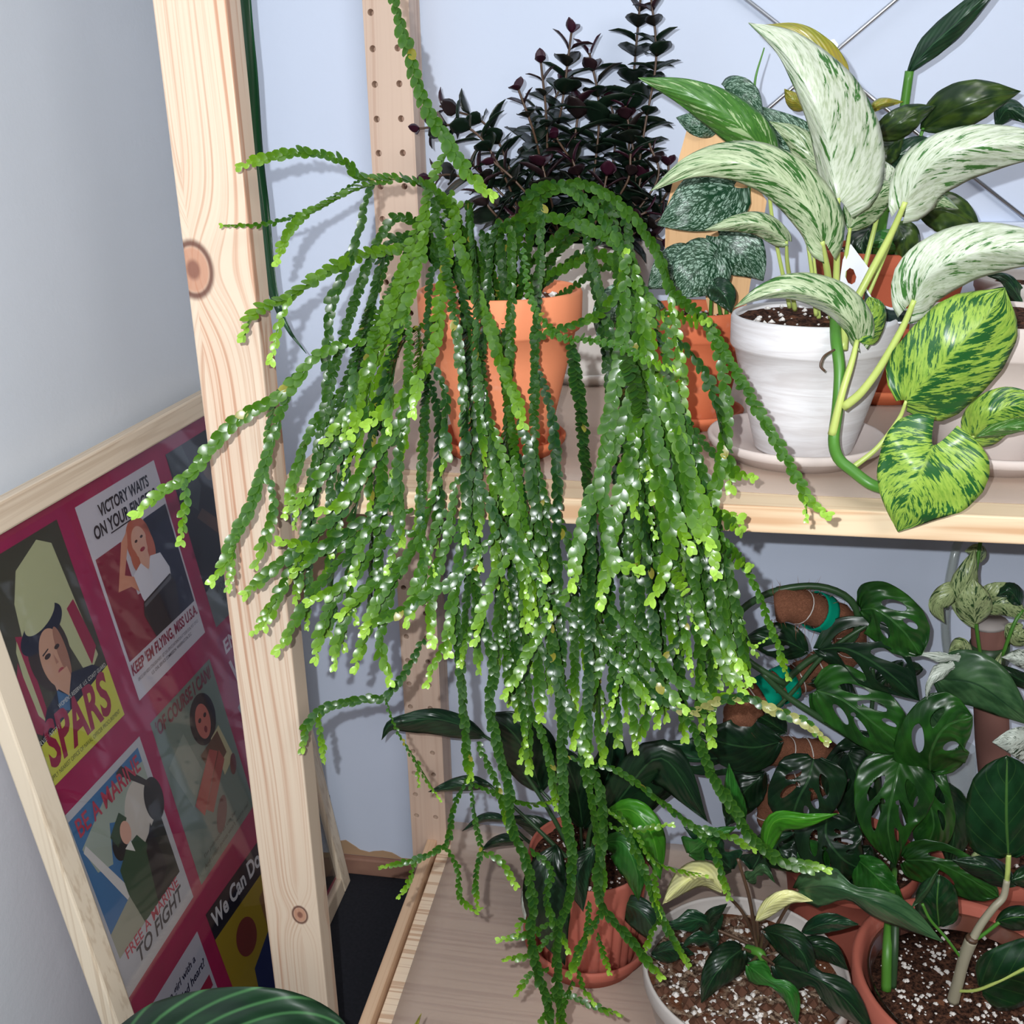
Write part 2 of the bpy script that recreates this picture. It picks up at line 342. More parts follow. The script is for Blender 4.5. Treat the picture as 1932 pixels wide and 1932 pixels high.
def glassy(name, tint, fac, rough=.02):
    m = N(name); tr = m.n('ShaderNodeBsdfTransparent'); tr.inputs[0].default_value = (*tint, 1); gl = m.n('ShaderNodeBsdfGlossy'); gl.inputs['Roughness'].default_value = rough
    lw = m.n('ShaderNodeLayerWeight'); lw.inputs[0].default_value = .25; mx = m.n('ShaderNodeMixShader')
    m.l(m.math('ADD', m.math('MULTIPLY', lw.outputs['Facing'], fac), .02), mx.inputs[0]); m.l(tr.outputs[0], mx.inputs[1]); m.l(gl.outputs[0], mx.inputs[2]); m.l(mx.outputs[0], m.out.inputs[0]); return m.m
M['glass'] = glassy('picture_glass', (.96, .96, .97), .25, .03)
M['clear'] = glassy('clear_plastic', (.78, .82, .80), .5, .12)
m = N('hazy_plastic'); tr = m.n('ShaderNodeBsdfTransparent'); tr.inputs[0].default_value = (.9, .93, .92, 1); mx = m.n('ShaderNodeMixShader'); mx.inputs[0].default_value = .32
m.fin((.62, .66, .66), .12, .7); m.l(tr.outputs[0], mx.inputs[1]); m.l(m.b.outputs[0], mx.inputs[2]); m.l(mx.outputs[0], m.out.inputs[0]); M['hazy'] = m.m
m = N('bark_mix'); v = m.obj(); f = m.noise(v, 180, 4, .7); g_ = m.noise(v, 46, 3); c = m.mix(m.step(f, .4, .62), srgb(70, 50, 40), srgb(170, 146, 124)); c = m.mix(m.step(g_, .48, .62), c, srgb(104, 66, 46)); M['barkmix'] = m.fin(c, .95, .1, bump=f, bs=1, bd=.003)
# ---------------------------------------------------------------- the room
def struct(name, vf, mat, **k):
    o = mk(name, vf[0], vf[1], mat, smooth=False, **k); return tag(o, kind='structure')
WY = 1.10
struct('floor', box(-.56, 1.7, -.9, 1.13, -.03, 0), M['floor'])
struct('wall_back', box(-.56, 1.7, WY, 1.14, 0, 2.45), M['wall'])
struct('wall_left', box(-.58, -.545, -.9, 1.14, 0, 2.45), M['wall_left'])
struct('baseboard_back', box(-.545, 1.7, WY-.010, WY, 0, .026), M['skirt'], bevel=.002)
xs = np.linspace(-.545, -.1, 70); V = []; Fc = []
for i, x in enumerate(xs):
    h = .026+.022*max(0, mnoise.noise(Vector((x*22, 3.1, 0)))+.45)+.004*mnoise.noise(Vector((x*90, 1, 0)))
    V += [(x, WY-.0006, .026), (x, WY-.0006, max(.028, h))]
    if i: Fc.append((2*i-2, 2*i, 2*i+1, 2*i-1))
struct('trim_1', (V, Fc), M['skirt2'], solid=.001)
struct('trim_2', box(.20, 1.7, WY-.012, WY, .60, .868), M['wall'], bevel=.002)

# ---------------------------------------------------------------- wooden shelving
PX0, PX1 = -.3195, -.2735
sf = thing('shelf_side_frame', (-.2965, .86, 0), 'pine ladder side frame of the shelving with knotty front post and drilled rear post', 'shelf frame')
mk('post', *box(PX0, PX1, .6265, .6495, 0, 1.79), M['pine'], sf, smooth=False, bevel=.0012)
bp = mk('post', *box(PX0, PX1, 1.05, 1.092, 0, 1.79), M['pine_back'], sf, smooth=False, bevel=.0012)
# drilled peg holes: two columns at 32 mm pitch, cut as real recesses
z0 = P(703, 92, 1.05)[2]; xa = P(703, 92, 1.05)[0]; xb = P(750, 92, 1.05)[0]
hv, hf = [], []
zz = z0-.032*28
while zz < 1.75:
    if zz > .09:
        for xx in (xa, xb):
            if (xx == xb and abs(zz-(z0+.032)) < .01): continue
            c = []
            for yy in (1.045, 1.064):
                for k in range(12):
                    g = math.pi*k/6; c.append((xx+.0031*math.cos(g), yy, zz+.0031*math.sin(g)))
            n = len(hv); hv += c
            hf += [tuple(n+k for k in range(12)), tuple(n+12+k for k in range(12))[::-1]]+[(n+k, n+12+k, n+12+(k+1) % 12, n+(k+1) % 12) for k in range(12)]
    zz += .032
cut = mk('peg_cutter', hv, hf, None, smooth=False)
md = bp.modifiers.new('holes', 'BOOLEAN'); md.object = cut; md.operation = 'DIFFERENCE'; md.solver = 'EXACT'
bp.modifiers.move(1, 0)
bpy.context.view_layer.update(); dg = bpy.context.evaluated_depsgraph_get()
nm = bpy.data.meshes.new_from_object(bp.evaluated_get(dg)); nm.name = 'post_drilled'; bp.modifiers.clear(); bp.data = nm
bpy.data.objects.remove(cut)
mk('rail', *box(-.299, -.2865, .6495, 1.05, .055, .104), M['pine_y'], sf, smooth=False, bevel=.001)
mk('rail', *box(-.310, -.2865, .6495, 1.05, .615, .660), M['pine_y'], sf, smooth=False, bevel=.001)

def board(z1, th, mat, label, xr=1.25):
    """shelf board notched around the posts"""
    o = [(-.272, .645), (-.272, .655), (-.2835, .655), (-.2835, 1.049), (-.272, 1.049), (-.272, 1.088), (xr, 1.088), (xr, .645)]
    n = len(o); V = [(x, y, z1-th) for x, y in o]+[(x, y, z1) for x, y in o]
    Fc = [tuple(range(n)), tuple(range(n, 2*n))[::-1]]+[(i, n+i, n+(i+1) % n, (i+1) % n) for i in range(n)]
    b = mk('shelf_board', V, Fc, mat, smooth=False, bevel=.0012, loc=(.4, .86, z1-th)); return tag(b, label, 'shelf board', 'pine shelf boards')
ZS, ZL = .724, .094
board(ZS, .0185, M['pine_x'], 'upper pine shelf board carrying the terracotta and white pots')
board(ZL, .0185, M['lower_board'], 'lower pine shelf board with narrow cross stripes, near the floor')
def liner(pts_fn, nx, ny, label, loc):
    V = [pts_fn(i/(nx-1), j/(ny-1)) for j in range(ny) for i in range(nx)]
    Fc = [(j*nx+i, j*nx+i+1, (j+1)*nx+i+1, (j+1)*nx+i) for j in range(ny-1) for i in range(nx-1)]
    o = mk('shelf_liner', V, Fc, M['liner'], solid=.0006, loc=loc); return tag(o, label, 'shelf liner', 'frosted liners on the shelf boards')
liner(lambda u, v: (-.2825+.007*(1-v)*(u < .01)+u*1.4, (.700-.030*min(1, u*4))+v*(1.045-.70+.030*min(1, u*4)), ZS+.0005), 40, 10, 'frosted plastic liner sheet lying on the upper shelf', (.3, .86, ZS))
def lf(u, v):
    x = -.268+u*1.4; y = .652+v*.424
    c = max(0, 1-u*5)*max(0, (v-.90)/.10)
    return (x, y-.012*c, ZL+.0006+.030*max(0, (v-.93)/.07)**1.4*(.6+.4*max(0, 1-u*6))*(1 if u < .25 else max(0, 1-(u-.25)*5)))
liner(lf, 60, 50, 'frosted plastic liner curling up at the back of the lower shelf', (.3, .86, ZL))

# steel cross brace behind the shelves
cb = thing('cross_brace', P(1557, 97, 1.093), 'thin steel X-shaped cross brace behind the upper shelf', 'brace')
def rod(a, b, Y, ext=(.4, .4)):
    p, q = P(*a, Y), P(*b, Y); d = q-p; return tube([p-d*ext[0], q+d*ext[1]], .0021, 8)
mk('rod', *rod((1410, 0), (1932, 410), 1.0935, (.5, .8)), M['steel'], cb)
mk('rod', *rod((1690, 0), (1245, 378), 1.0885, (.8, .35)), M['steel'], cb)
c0 = P(1557, 97, 1.084); dd = P(1690, 0, 1.084)-P(1245, 378, 1.084); dd /= np.linalg.norm(dd); ee = np.cross(dd, [0, 1, 0])
V = []
for y in (-.002, .002):
    for a, b in ((-.012, -.0035), (-.007, -.0055), (.007, -.0055), (.012, -.0035), (.012, .0035), (.007, .0055), (-.007, .0055), (-.012, .0035)):
        V.append(c0+dd*a+ee*b+np.array([0, y, 0]))
mk('joint_clip', V, [tuple(range(8)), tuple(range(8, 16))[::-1]]+[(i, 8+i, 8+(i+1) % 8, (i+1) % 8) for i in range(8)], M['steel'], cb, smooth=False)

# ---------------------------------------------------------------- framed poster sheet leaning on the left wall
FO = np.array([-.418, 0, 0.0]); FU = np.array([-.1377, 0, .9905]); FNn = np.array([.9905, 0, .1377]); FY = np.array([0, 1., 0])
FY0, FY1, FT = .597, 1.077, .702
def fpt(y, t, off=0): return FO+FU*t+FY*y+FNn*off
def FP(x, y, off=0):
    d = ray(x, y); o = np.array([0, 0, CAMZ]); q = FO+FNn*off
    return o+d*(((q-o)@FNn)/(d@FNn))
pf = thing('picture_frame', FO+FY*.837, 'pale wood picture frame with magenta collage of old posters, leaning on left wall', 'picture frame')
def slab(y0, y1, t0, t1, o0, o1): 
    V = [fpt(y, t, o) for o in (o0, o1) for t in (t0, t1) for y in (y0, y1)]
    return V, [(0, 2, 3, 1), (4, 5, 7, 6), (0, 1, 5, 4), (2, 6, 7, 3), (0, 4, 6, 2), (1, 3, 7, 5)]
RW = .0235
mk('frame_rail', *slab(FY0, FY0+RW, 0, FT, -.016, 0), M['oak'], pf, smooth=False, bevel=.002)
mk('frame_rail', *slab(FY1-RW, FY1, 0, FT, -.016, 0), M['oak'], pf, smooth=False, bevel=.002)
mk('frame_rail', *slab(FY0+RW, FY1-RW, FT-RW, FT, -.016, 0), M['oak_y'], pf, smooth=False, bevel=.002)
mk('frame_rail', *slab(FY0+RW, FY1-RW, 0, RW, -.016, 0), M['oak_y'], pf, smooth=False, bevel=.002)
PD = -.0085
m = N('magenta_sheet'); f = m.noise(m.obj(), 40, 4, .6); M['magenta'] = m.fin(m.mix(f, srgb(134, 20, 66), srgb(168, 34, 84)), .5, .4)
mk('backing_sheet', *slab(FY0+RW-.003, FY1-RW+.003, RW-.003, FT-RW+.003, PD-.003, PD), M['magenta'], pf, smooth=False)
mk('glass_pane', *slab(FY0+RW-.002, FY1-RW+.002, RW-.002, FT-RW+.002, -.0058, -.0043), M['glass'], pf, smooth=False)
m = N('printed_paper'); ca = m.n('ShaderNodeVertexColor'); ca.layer_name = 'Col'; M['print'] = m.fin(ca.outputs[0], .5, .35)
def colmesh(name, items, parent):
    """items: (verts, faces, rgb) flat printed shapes joined in one mesh with a colour attribute"""
    V, Fc, Cc = [], [], []
    for v, f, c in items:
        n = len(V); V += [tuple(map(float, p)) for p in v]; Fc += [tuple(i+n for i in q) for q in f]; Cc += [(*c, 1)]*len(v)
    o = mk(name, V, Fc, M['print'], parent, smooth=False)
    a = o.data.color_attributes.new(name='Col', type='FLOAT_COLOR', domain='POINT'); a.data.foreach_set('color', np.array(Cc, float).ravel())
    return o
def quadmap(q):
    q = [np.array(p, float) for p in q]
    # projective map of the unit square onto the picture of a flat rectangle, then on to the frame plane
    (x0, y0), (x1, y1), (x2, y2), (x3, y3) = q
    dx1, dx2, dx3 = x1-x2, x3-x2, x0-x1+x2-x3; dy1, dy2, dy3 = y1-y2, y3-y2, y0-y1+y2-y3
    det = dx1*dy2-dx2*dy1
    g = (dx3*dy2-dx2*dy3)/det; h = (dx1*dy3-dx3*dy1)/det
    a, b, c = x1-x0+g*x1, x3-x0+h*x3, x0; d, e, f = y1-y0+g*y1, y3-y0+h*y3, y0
    return lambda u, v, o: FP((a*u+b*v+c)/(g*u+h*v+1), (d*u+e*v+f)/(g*u+h*v+1), o)
def text_uv(s, bold=.0, shear=0):
    cu = bpy.data.curves.new('t', 'FONT'); cu.body = s; cu.offset = bold; cu.shear = shear; cu.resolution_u = 3
    o = bpy.data.objects.new('t', cu); COL.objects.link(o); bpy.context.view_layer.update()
    me = bpy.data.meshes.new_from_object(o.evaluated_get(bpy.context.evaluated_depsgraph_get()))
    V = np.array([v.co[:2] for v in me.vertices]); Fc = [tuple(p.vertices) for p in me.polygons]
    bpy.data.objects.remove(o); bpy.data.curves.remove(cu); bpy.data.meshes.remove(me)
    mn, mx = V.min(0), V.max(0); V = (V-mn)/(mx-mn); V[:, 1] = 1-V[:, 1]
    return V, Fc
def ell(cx, cy, rx, ry, n=28, a0=0, a1=360, rot=0):
    r = math.radians(rot); o = []
    for i in range(n):
        g = math.radians(a0+(a1-a0)*i/(n-1 if a1-a0 < 360 else n)); x, y = rx*math.cos(g), ry*math.sin(g)
        o.append((cx+x*math.cos(r)-y*math.sin(r), cy+x*math.sin(r)+y*math.cos(r)))
    return o
def tri(poly):
    from mathutils.geometry import tessellate_polygon
    return [tuple(t) for t in tessellate_polygon([[Vector((x, y, 0)) for x, y in poly]])]
def poster(q, art, texts, label):
    mp = quadmap(q); items = []; o = PD+.0003
    for col, poly in art:
        o += .00006; items.append(([mp(u, v, o) for u, v in poly], tri(poly), srgb(*col)))
    ob = colmesh('poster', items, pf); tag(ob, label)
    if texts:
        it = []; o += .0003
        for s, col, (u0, v0, u1, v1), bold, shear in texts:
            V, Fc = text_uv(s, bold, shear)
            it.append(([mp(u0+(u1-u0)*a, v0+(v1-v0)*b, o) for a, b in V], Fc, srgb(*col)))
        colmesh('lettering', it, ob)
R4 = [(0, 0), (1, 0), (1, 1), (0, 1)]
def rc(u0, v0, u1, v1): return [(u0, v0), (u1, v0), (u1, v1), (u0, v1)]
skin = (186, 142, 116); navy = (22, 26, 46); cream = (170, 172, 130); red = (140, 34, 64)
# generic stand-in pictures in the colours of the prints; the wording is copied
poster([(-62, 1083), (107, 980), (235, 1348), (93, 1494)], [((62, 60, 46), R4),
    (cream, [(.30, .22), (.42, .10), (.72, .03), (.86, .08), (.90, .40), (.94, .66), (.76, .72), (.66, .50), (.40, .42), (.24, .44)]),
    (red, [(.78, .38), (.88, .36), (.95, .62), (.84, .68)]),
    (red, [(.20, .34), (.27, .36), (.24, .78), (.12, .74)]), (cream, [(.16, .40), (.20, .36), (.20, .74), (.12, .66)]), (red, [(.08, .50), (.14, .44), (.16, .80), (.06, .74)]),
    ((52, 40, 36), ell(.46, .50, .22, .17)), (navy, ell(.47, .385, .26, .075, rot=-6)), (skin, ell(.49, .53, .145, .135)), ((150, 104, 84), ell(.585, .53, .05, .12)), ((50, 34, 32), ell(.43, .505, .035, .011)), ((50, 34, 32), ell(.55, .495, .03, .010)), ((48, 32, 30), [(.385, .485), (.46, .475), (.46, .481), (.385, .493)]), ((150, 60, 66), ell(.51, .60, .035, .013)), ((160, 112, 92), [(.49, .51), (.515, .56), (.485, .56)]), (cream, ell(.49, .335, .19, .05, rot=-6)), 
    (skin, [(.40, .60), (.58, .60), (.60, .72), (.40, .72)]), (navy, [(.10, .80), (.24, .70), (.42, .66), (.50, .72), (.60, .64), (.84, .68), (1, .76), (1, .82), (0, .92), (0, .86)]),
    ((50, 92, 130), [(.40, .66), (.50, .72), (.46, .78), (.36, .74)]), ((190, 190, 72), [(0, .82), (1, .735), (1, 1), (0, 1)])],
    [('SPARS', red, (.10, .735, .93, .94), .03, .25), ('SERVE WITH', (200, 200, 190), (.02, .79, .30, .812), 0, 0), ("WOMEN'S RESERVE  U.S. COAST GUARD", (200, 200, 190), (.36, .715, .98, .735), 0, 0),
     ('APPLY NEAREST OFFICE OF NAVAL OFFICER PROCUREMENT', (60, 60, 40), (.05, .955, .96, .975), 0, 0)], 'poster reading SPARS on a yellow band')
poster([(141, 958), (290, 868), (387, 1193), (263, 1322)], [((190, 186, 192), R4), ((128, 32, 58), rc(.03, .265, .34, .80)), ((26, 32, 56), rc(.66, .235, .98, .80)), ((128, 32, 58), [(.03, .52), (.5, .56), (.5, .80), (.03, .80)]),
    ((178, 96, 74), ell(.54, .32, .155, .125)), ((200, 136, 110), [(.30, .49), (.15, .47), (.34, .27), (.44, .235), (.40, .30), (.27, .42), (.42, .48), (.40, .56)]), ((206, 158, 136), ell(.54, .325, .095, .082)), ((60, 40, 40), ell(.505, .31, .018, .007)), ((60, 40, 40), ell(.58, .305, .018, .007)), ((150, 46, 60), ell(.55, .365, .032, .010)), ((178, 96, 74), ell(.66, .37, .045, .07)), ((178, 96, 74), ell(.43, .39, .04, .06)), ((206, 158, 136), rc(.48, .38, .60, .47)),
    ((206, 204, 210), [(.36, .45), (.48, .42), (.55, .48), (.61, .42), (.74, .44), (.80, .54), (.76, .66), (.44, .68), (.38, .58)]), ((44, 40, 44), [(.38, .60), (.78, .57), (.82, .63), (.76, .80), (.40, .80), (.34, .66)]), ((88, 88, 92), [(.38, .61), (.78, .58), (.78, .60), (.38, .63)])],
    [('VICTORY WAITS', (26, 24, 36), (.22, .045, .86, .105), .03, .15), ('ON YOUR FINGERS-', (26, 24, 36), (.10, .125, .93, .19), .03, .15), ("KEEP 'EM FLYING, MISS U.S.A.", (132, 30, 58), (.02, .815, .98, .885), .03, .2),
     ('UNCLE SAM NEEDS STENOGRAPHERS!  GET CIVIL SERVICE INFORMATION AT YOUR LOCAL POST OFFICE', (60, 50, 60), (.06, .90, .95, .917), .0, 0), ('U.S. CIVIL SERVICE COMMISSION  WASHINGTON, D.C.', (60, 50, 60), (.22, .930, .82, .950), .01, 0), ('_', (26, 24, 36), (.27, .197, .55, .203), 0, 0)], 'poster reading VICTORY WAITS ON YOUR FINGERS')
poster([(312, 858), (405, 800), (505, 1086), (408, 1184)], [((24, 26, 36), R4), ((60, 68, 72), [(0, 0), (.3, 0), (.42, .30), (.25, .42), (.06, .3)]), ((96, 74, 60), ell(.62, .22, .10, .09)), ((92, 66, 54), [(.2, .45), (.32, .42), (.66, .62), (.80, .60), (.78, .66), (.6, .70)]), ((96, 104, 104), [(0, .82), (1, .74), (1, 1), (0, 1)])],
    [('WOMAN WAR WORKER', (48, 50, 56), (.15, .83, .9, .87), 0, 0), ('THE GOODS', (48, 50, 56), (.2, .91, .6, .94), 0, 0)], 'dark blue poster mostly hidden by the post')
poster([(283, 1365), (395, 1243), (480, 1518), (380, 1670)], [((102, 118, 108), R4), ((126, 138, 126), [(.05, .3), (.35, .22), (.45, .5), (.2, .62)]), ((30, 26, 32), ell(.66, .26, .20, .15)), ((174, 96, 84), ell(.65, .27, .11, .105)), ((40, 26, 30), ell(.61, .25, .024, .013)), ((40, 26, 30), ell(.70, .25, .024, .013)), ((116, 36, 48), ell(.655, .325, .024, .020)), ((176, 168, 130), [(.68, .40), (.84, .38), (.92, .62), (.72, .66)]),
    ((90, 60, 44), [(.48, .42), (.80, .40), (.84, .56), (.56, .60)]), ((160, 72, 66), [(.22, .62), (.62, .44), (.72, .50), (.30, .72)]), ((150, 66, 60), [(.34, .70), (.74, .50), (.78, .58), (.42, .76)]), ((96, 58, 60), ell(.52, .82, .13, .06, rot=-30)), ((104, 60, 58), ell(.88, .66, .07, .045, rot=-40))],
    [("'OF COURSE I CAN!", (110, 36, 54), (.05, .02, .96, .105), .03, .2), ("I'm patriotic as can be-", (36, 52, 44), (.14, .885, .72, .915), .01, .2), ("And ration points won't worry me!", (36, 52, 44), (.10, .935, .92, .968), .01, .2)], "poster reading 'OF COURSE I CAN! on grey green")
poster([(115, 1547), (263, 1389), (365, 1692), (243, 1883)], [((176, 176, 178), R4), ((60, 108, 150), rc(.05, .04, .94, .80)), ((150, 160, 146), [(.08, .20), (.5, .08), (.94, .12), (.94, .30), (.6, .30), (.4, .22), (.3, .40), (.14, .36)]), ((190, 182, 170), ell(.76, .36, .22, .20)), ((46, 46, 44), ell(.93, .34, .12, .12)), ((60, 56, 54), [(.62, .05), (.70, .04), (.94, .24), (.94, .28)]),
    ((200, 196, 190), [(.08, .22), (.12, .20), (.40, .62), (.34, .66)]), ((150, 150, 130), [(.05, .66), (.4, .60), (.46, .80), (.05, .80)]), ((36, 40, 34), [(.6, .5), (.94, .4), (.94, .80), (.55, .80)]),
    ((28, 28, 30), ell(.42, .36, .08, .075)), ((56, 76, 52), [(.36, .28), (.52, .22), (.58, .28), (.50, .32), (.40, .36)]), ((206, 158, 136), ell(.52, .335, .062, .06)), ((48, 74, 50), [(.34, .46), (.48, .40), (.62, .40), (.70, .50), (.72, .62), (.62, .80), (.40, .80), (.34, .60)]), ((214, 210, 200), [(.46, .40), (.54, .39), (.55, .46)]),
    ((24, 24, 28), [(.66, .52), (.80, .42), (.82, .70), (.60, .80)]), ((176, 176, 178), [(.0, .80), (1, .80), (1, 1), (0, 1)]), ((176, 176, 178), rc(0, .04, .05, .8))],
    [('BE A MARINE', (170, 56, 74), (.10, .06, .90, .15), .015, 0), ('FREE A MARINE', (170, 56, 74), (.12, .795, .88, .85), .012, 0), ('TO FIGHT', (52, 52, 56), (.22, .855, .90, .935), .02, .25)], 'poster reading BE A MARINE with green uniform')
poster([(388, 1726), (505, 1561), (590, 1800), (480, 1972)], [((150, 128, 34), R4), ((20, 22, 36), rc(0, 0, 1, .19)), ((26, 38, 84), [(.30, .62), (.7, .5), (1, .56), (1, 1), (.2, 1)]), ((130, 92, 58), [(.62, .30), (.8, .26), (.84, .5), (.6, .56)]), ((110, 48, 44), ell(.34, .40, .14, .12))],
    [('We Can Do It !', (198, 198, 200), (.05, .03, 1.0, .14), .03, .15)], 'poster reading We Can Do It on a navy banner')
poster([(262, 1935), (372, 1757), (432, 1925), (330, 2120)], [((172, 172, 182), R4), ((140, 30, 60), rc(.5, .44, .96, .56))],
    [('Are you a girl with a', (24, 24, 56), (.08, .12, .86, .21), .02, .2), ('Star-Spangled heart?', (24, 24, 56), (.12, .25, .96, .35), .02, .2)], 'poster asking Are you a girl with a Star-Spangled heart')
poster([(408, 1205), (470, 1130), (560, 1400), (500, 1500)], [((146, 34, 84), R4), ((150, 152, 156), [(.0, .46), (.8, .36), (1, 1), (.3, 1)])],
    [('ENLIST', (196, 186, 196), (.10, .05, .95, .14), .03, .1), ('WAVES', (196, 186, 196), (.10, .19, 1.05, .36), .05, .1)], 'magenta poster with white letters ENL half hidden by the post')
poster([(596, 1500), (622, 1500), (641, 1640), (612, 1690)], [((38, 38, 40), R4), ((70, 62, 44), rc(.1, .6, .8, .9))], [], 'sliver of dark poster seen right of the front post')
poster([(186, 2010), (244, 1900), (316, 2130), (250, 2290)], [((60, 60, 70), R4)], [], 'poster below the picture edge')
# ---------------------------------------------------------------- pots
def pot(parent, cx, cy, z, h, rt, rb, mat, rim=.022, rimd=.004, wall=.004, ribs=0, soil=.010, name='pot', soilmat='soil', lip=.0015):
    zt = z+h; zr = zt-rim
    prof = [(.002, z), (rb-.001, z), (rb, z+.001)]
    rs = lambda zz: rb+(rt-rimd-rb)*(zz-z)/(zr-z)
    if rim: prof += [(rs(z+h*.3), z+h*.3), (rs(z+h*.55), z+h*.55), (rt-rimd, zr), (rt-lip, zr+.001), (rt-.0004, zr+.003), (rt, zt-.003)]
    else: prof += [(rb+(rt-rb)*q, z+h*q) for q in (.1, .3, .5, .7, .85, .96)]
    prof += [(rt-.001, zt-.0006), (rt-wall*.5, zt), (rt-wall+.0005, zt-.0006), (rt-wall, zt-.003), (rt-wall-.002, zt-soil-.006), (.002, zt-soil-.007)]
    p = mk(name, *lathe(prof, cx, cy, 208 if ribs else 72, ribs, .0042, (z+.006, zt-.02) if ribs else None), mat, parent)
    R = rt-wall-.0012; zs = zt-soil
    V = [(cx, cy, zs+.002)]; n1, n2 = 10, 44; Fc = []
    for i in range(1, n1+1):
        for k in range(n2):
            g = 2*math.pi*k/n2; r = R*i/n1; x, y = cx+r*math.cos(g), cy+r*math.sin(g)
            V.append((x, y, zs+.0022*mnoise.noise(Vector((x*160, y*160, 0)))+.003*mnoise.noise(Vector((x*45, y*45, 2)))*(i < n1)))
    Fc = [(0, 1+k, 1+(k+1) % n2) for k in range(n2)]+[(1+(i-1)*n2+k, 1+i*n2+k, 1+i*n2+(k+1) % n2, 1+(i-1)*n2+(k+1) % n2) for i in range(1, n1) for k in range(n2)]
    s = mk('soil', V, Fc, M[soilmat], parent)
    return R, zs
def chunks(name, parent, cx, cy, R, zs, n, size, mat, seed=1, kind='stuff'):
    r = random.Random(seed); V, Fc = [], []
    for i in range(n):
        a = r.random()*6.283; q = R*math.sqrt(r.random())*.93; x, y = cx+q*math.cos(a), cy+q*math.sin(a)
        s = size*(.4+1.1*r.random()**2); b = len(V)
        for (ux, uy, uz) in ((1, 0, 0), (-1, 0, 0), (0, 1, 0), (0, -1, 0), (0, 0, 1), (0, 0, -1), (.6, .6, .5), (-.6, .6, .4), (-.5, -.7, .5), (.6, -.6, .4)):
            V.append((x+ux*s*(.6+.6*r.random()), y+uy*s*(.6+.6*r.random()), zs+.0012+uz*s*(.6+.4*r.random())))
        Fc += [(b+6, b+4, b+0), (b+6, b+2, b+4), (b+6, b+0, b+2), (b+7, b+4, b+2), (b+7, b+1, b+4), (b+7, b+2, b+1), (b+8, b+4, b+1), (b+8, b+3, b+4), (b+8, b+1, b+3), (b+9, b+4, b+3), (b+9, b+0, b+4), (b+9, b+3, b+0), (b+5, b+2, b+0), (b+5, b+0, b+3), (b+5, b+3, b+1), (b+5, b+1, b+2)]
    o = mk(name, V, Fc, M[mat], parent, smooth=False); tag(o, kind=kind); return o
def saucer(cx, cy, z, r, h, mat, label, rb=None):
    rb = rb or r*.82
    prof = [(.002, z), (rb, z), (rb+(r-rb)*.5, z+h*.45), (r-.0008, z+h*.62), (r, z+h*.9), (r-.001, z+h), (r-.003, z+h), (r-.0042, z+h*.9), (rb-.002, z+.0042), (.002, z+.0040)]
    o = mk('saucer', *lathe(prof, cx, cy, 80), mat, loc=(cx, cy, z)); return tag(o, label, 'saucer', 'saucers under the plant pots')

# ---------------------------------------------------------------- broad leaves
PROF = {
 'heart': ([0, .04, .12, .22, .34, .5, .68, .84, .94, 1], [.22, .62, .88, .99, 1, .88, .62, .33, .13, 0]),
 'ovate': ([0, .06, .16, .3, .45, .62, .8, .92, 1], [.03, .38, .74, .97, 1, .85, .5, .2, 0]),
 'full': ([0, .03, .1, .2, .4, .6, .78, .88, .94, 1], [.15, .5, .8, .95, 1, .97, .78, .50, .24, 0]),
 'lance': ([0, .08, .22, .4, .6, .8, .93, 1], [.03, .42, .88, 1, .8, .45, .15, 0]),
 'broad': ([0, .03, .1, .2, .4, .6, .78, .9, .97, 1], [.2, .6, .86, .98, 1, .96, .8, .52, .22, 0]),
 'lobed': ([0, .04, .1, .16, .24, .3, .38, .48, .58, .66, .74, .85, 1], [.1, .55, 1.0, .95, .45, .34, .62, .74, .5, .34, .3, .2, 0]),
 'fiddle': ([0, .05, .14, .24, .32, .38, .5, .62, .78, .9, 1], [.1, .6, .98, .8, .38, .34, .62, .66, .44, .2, 0]),
}
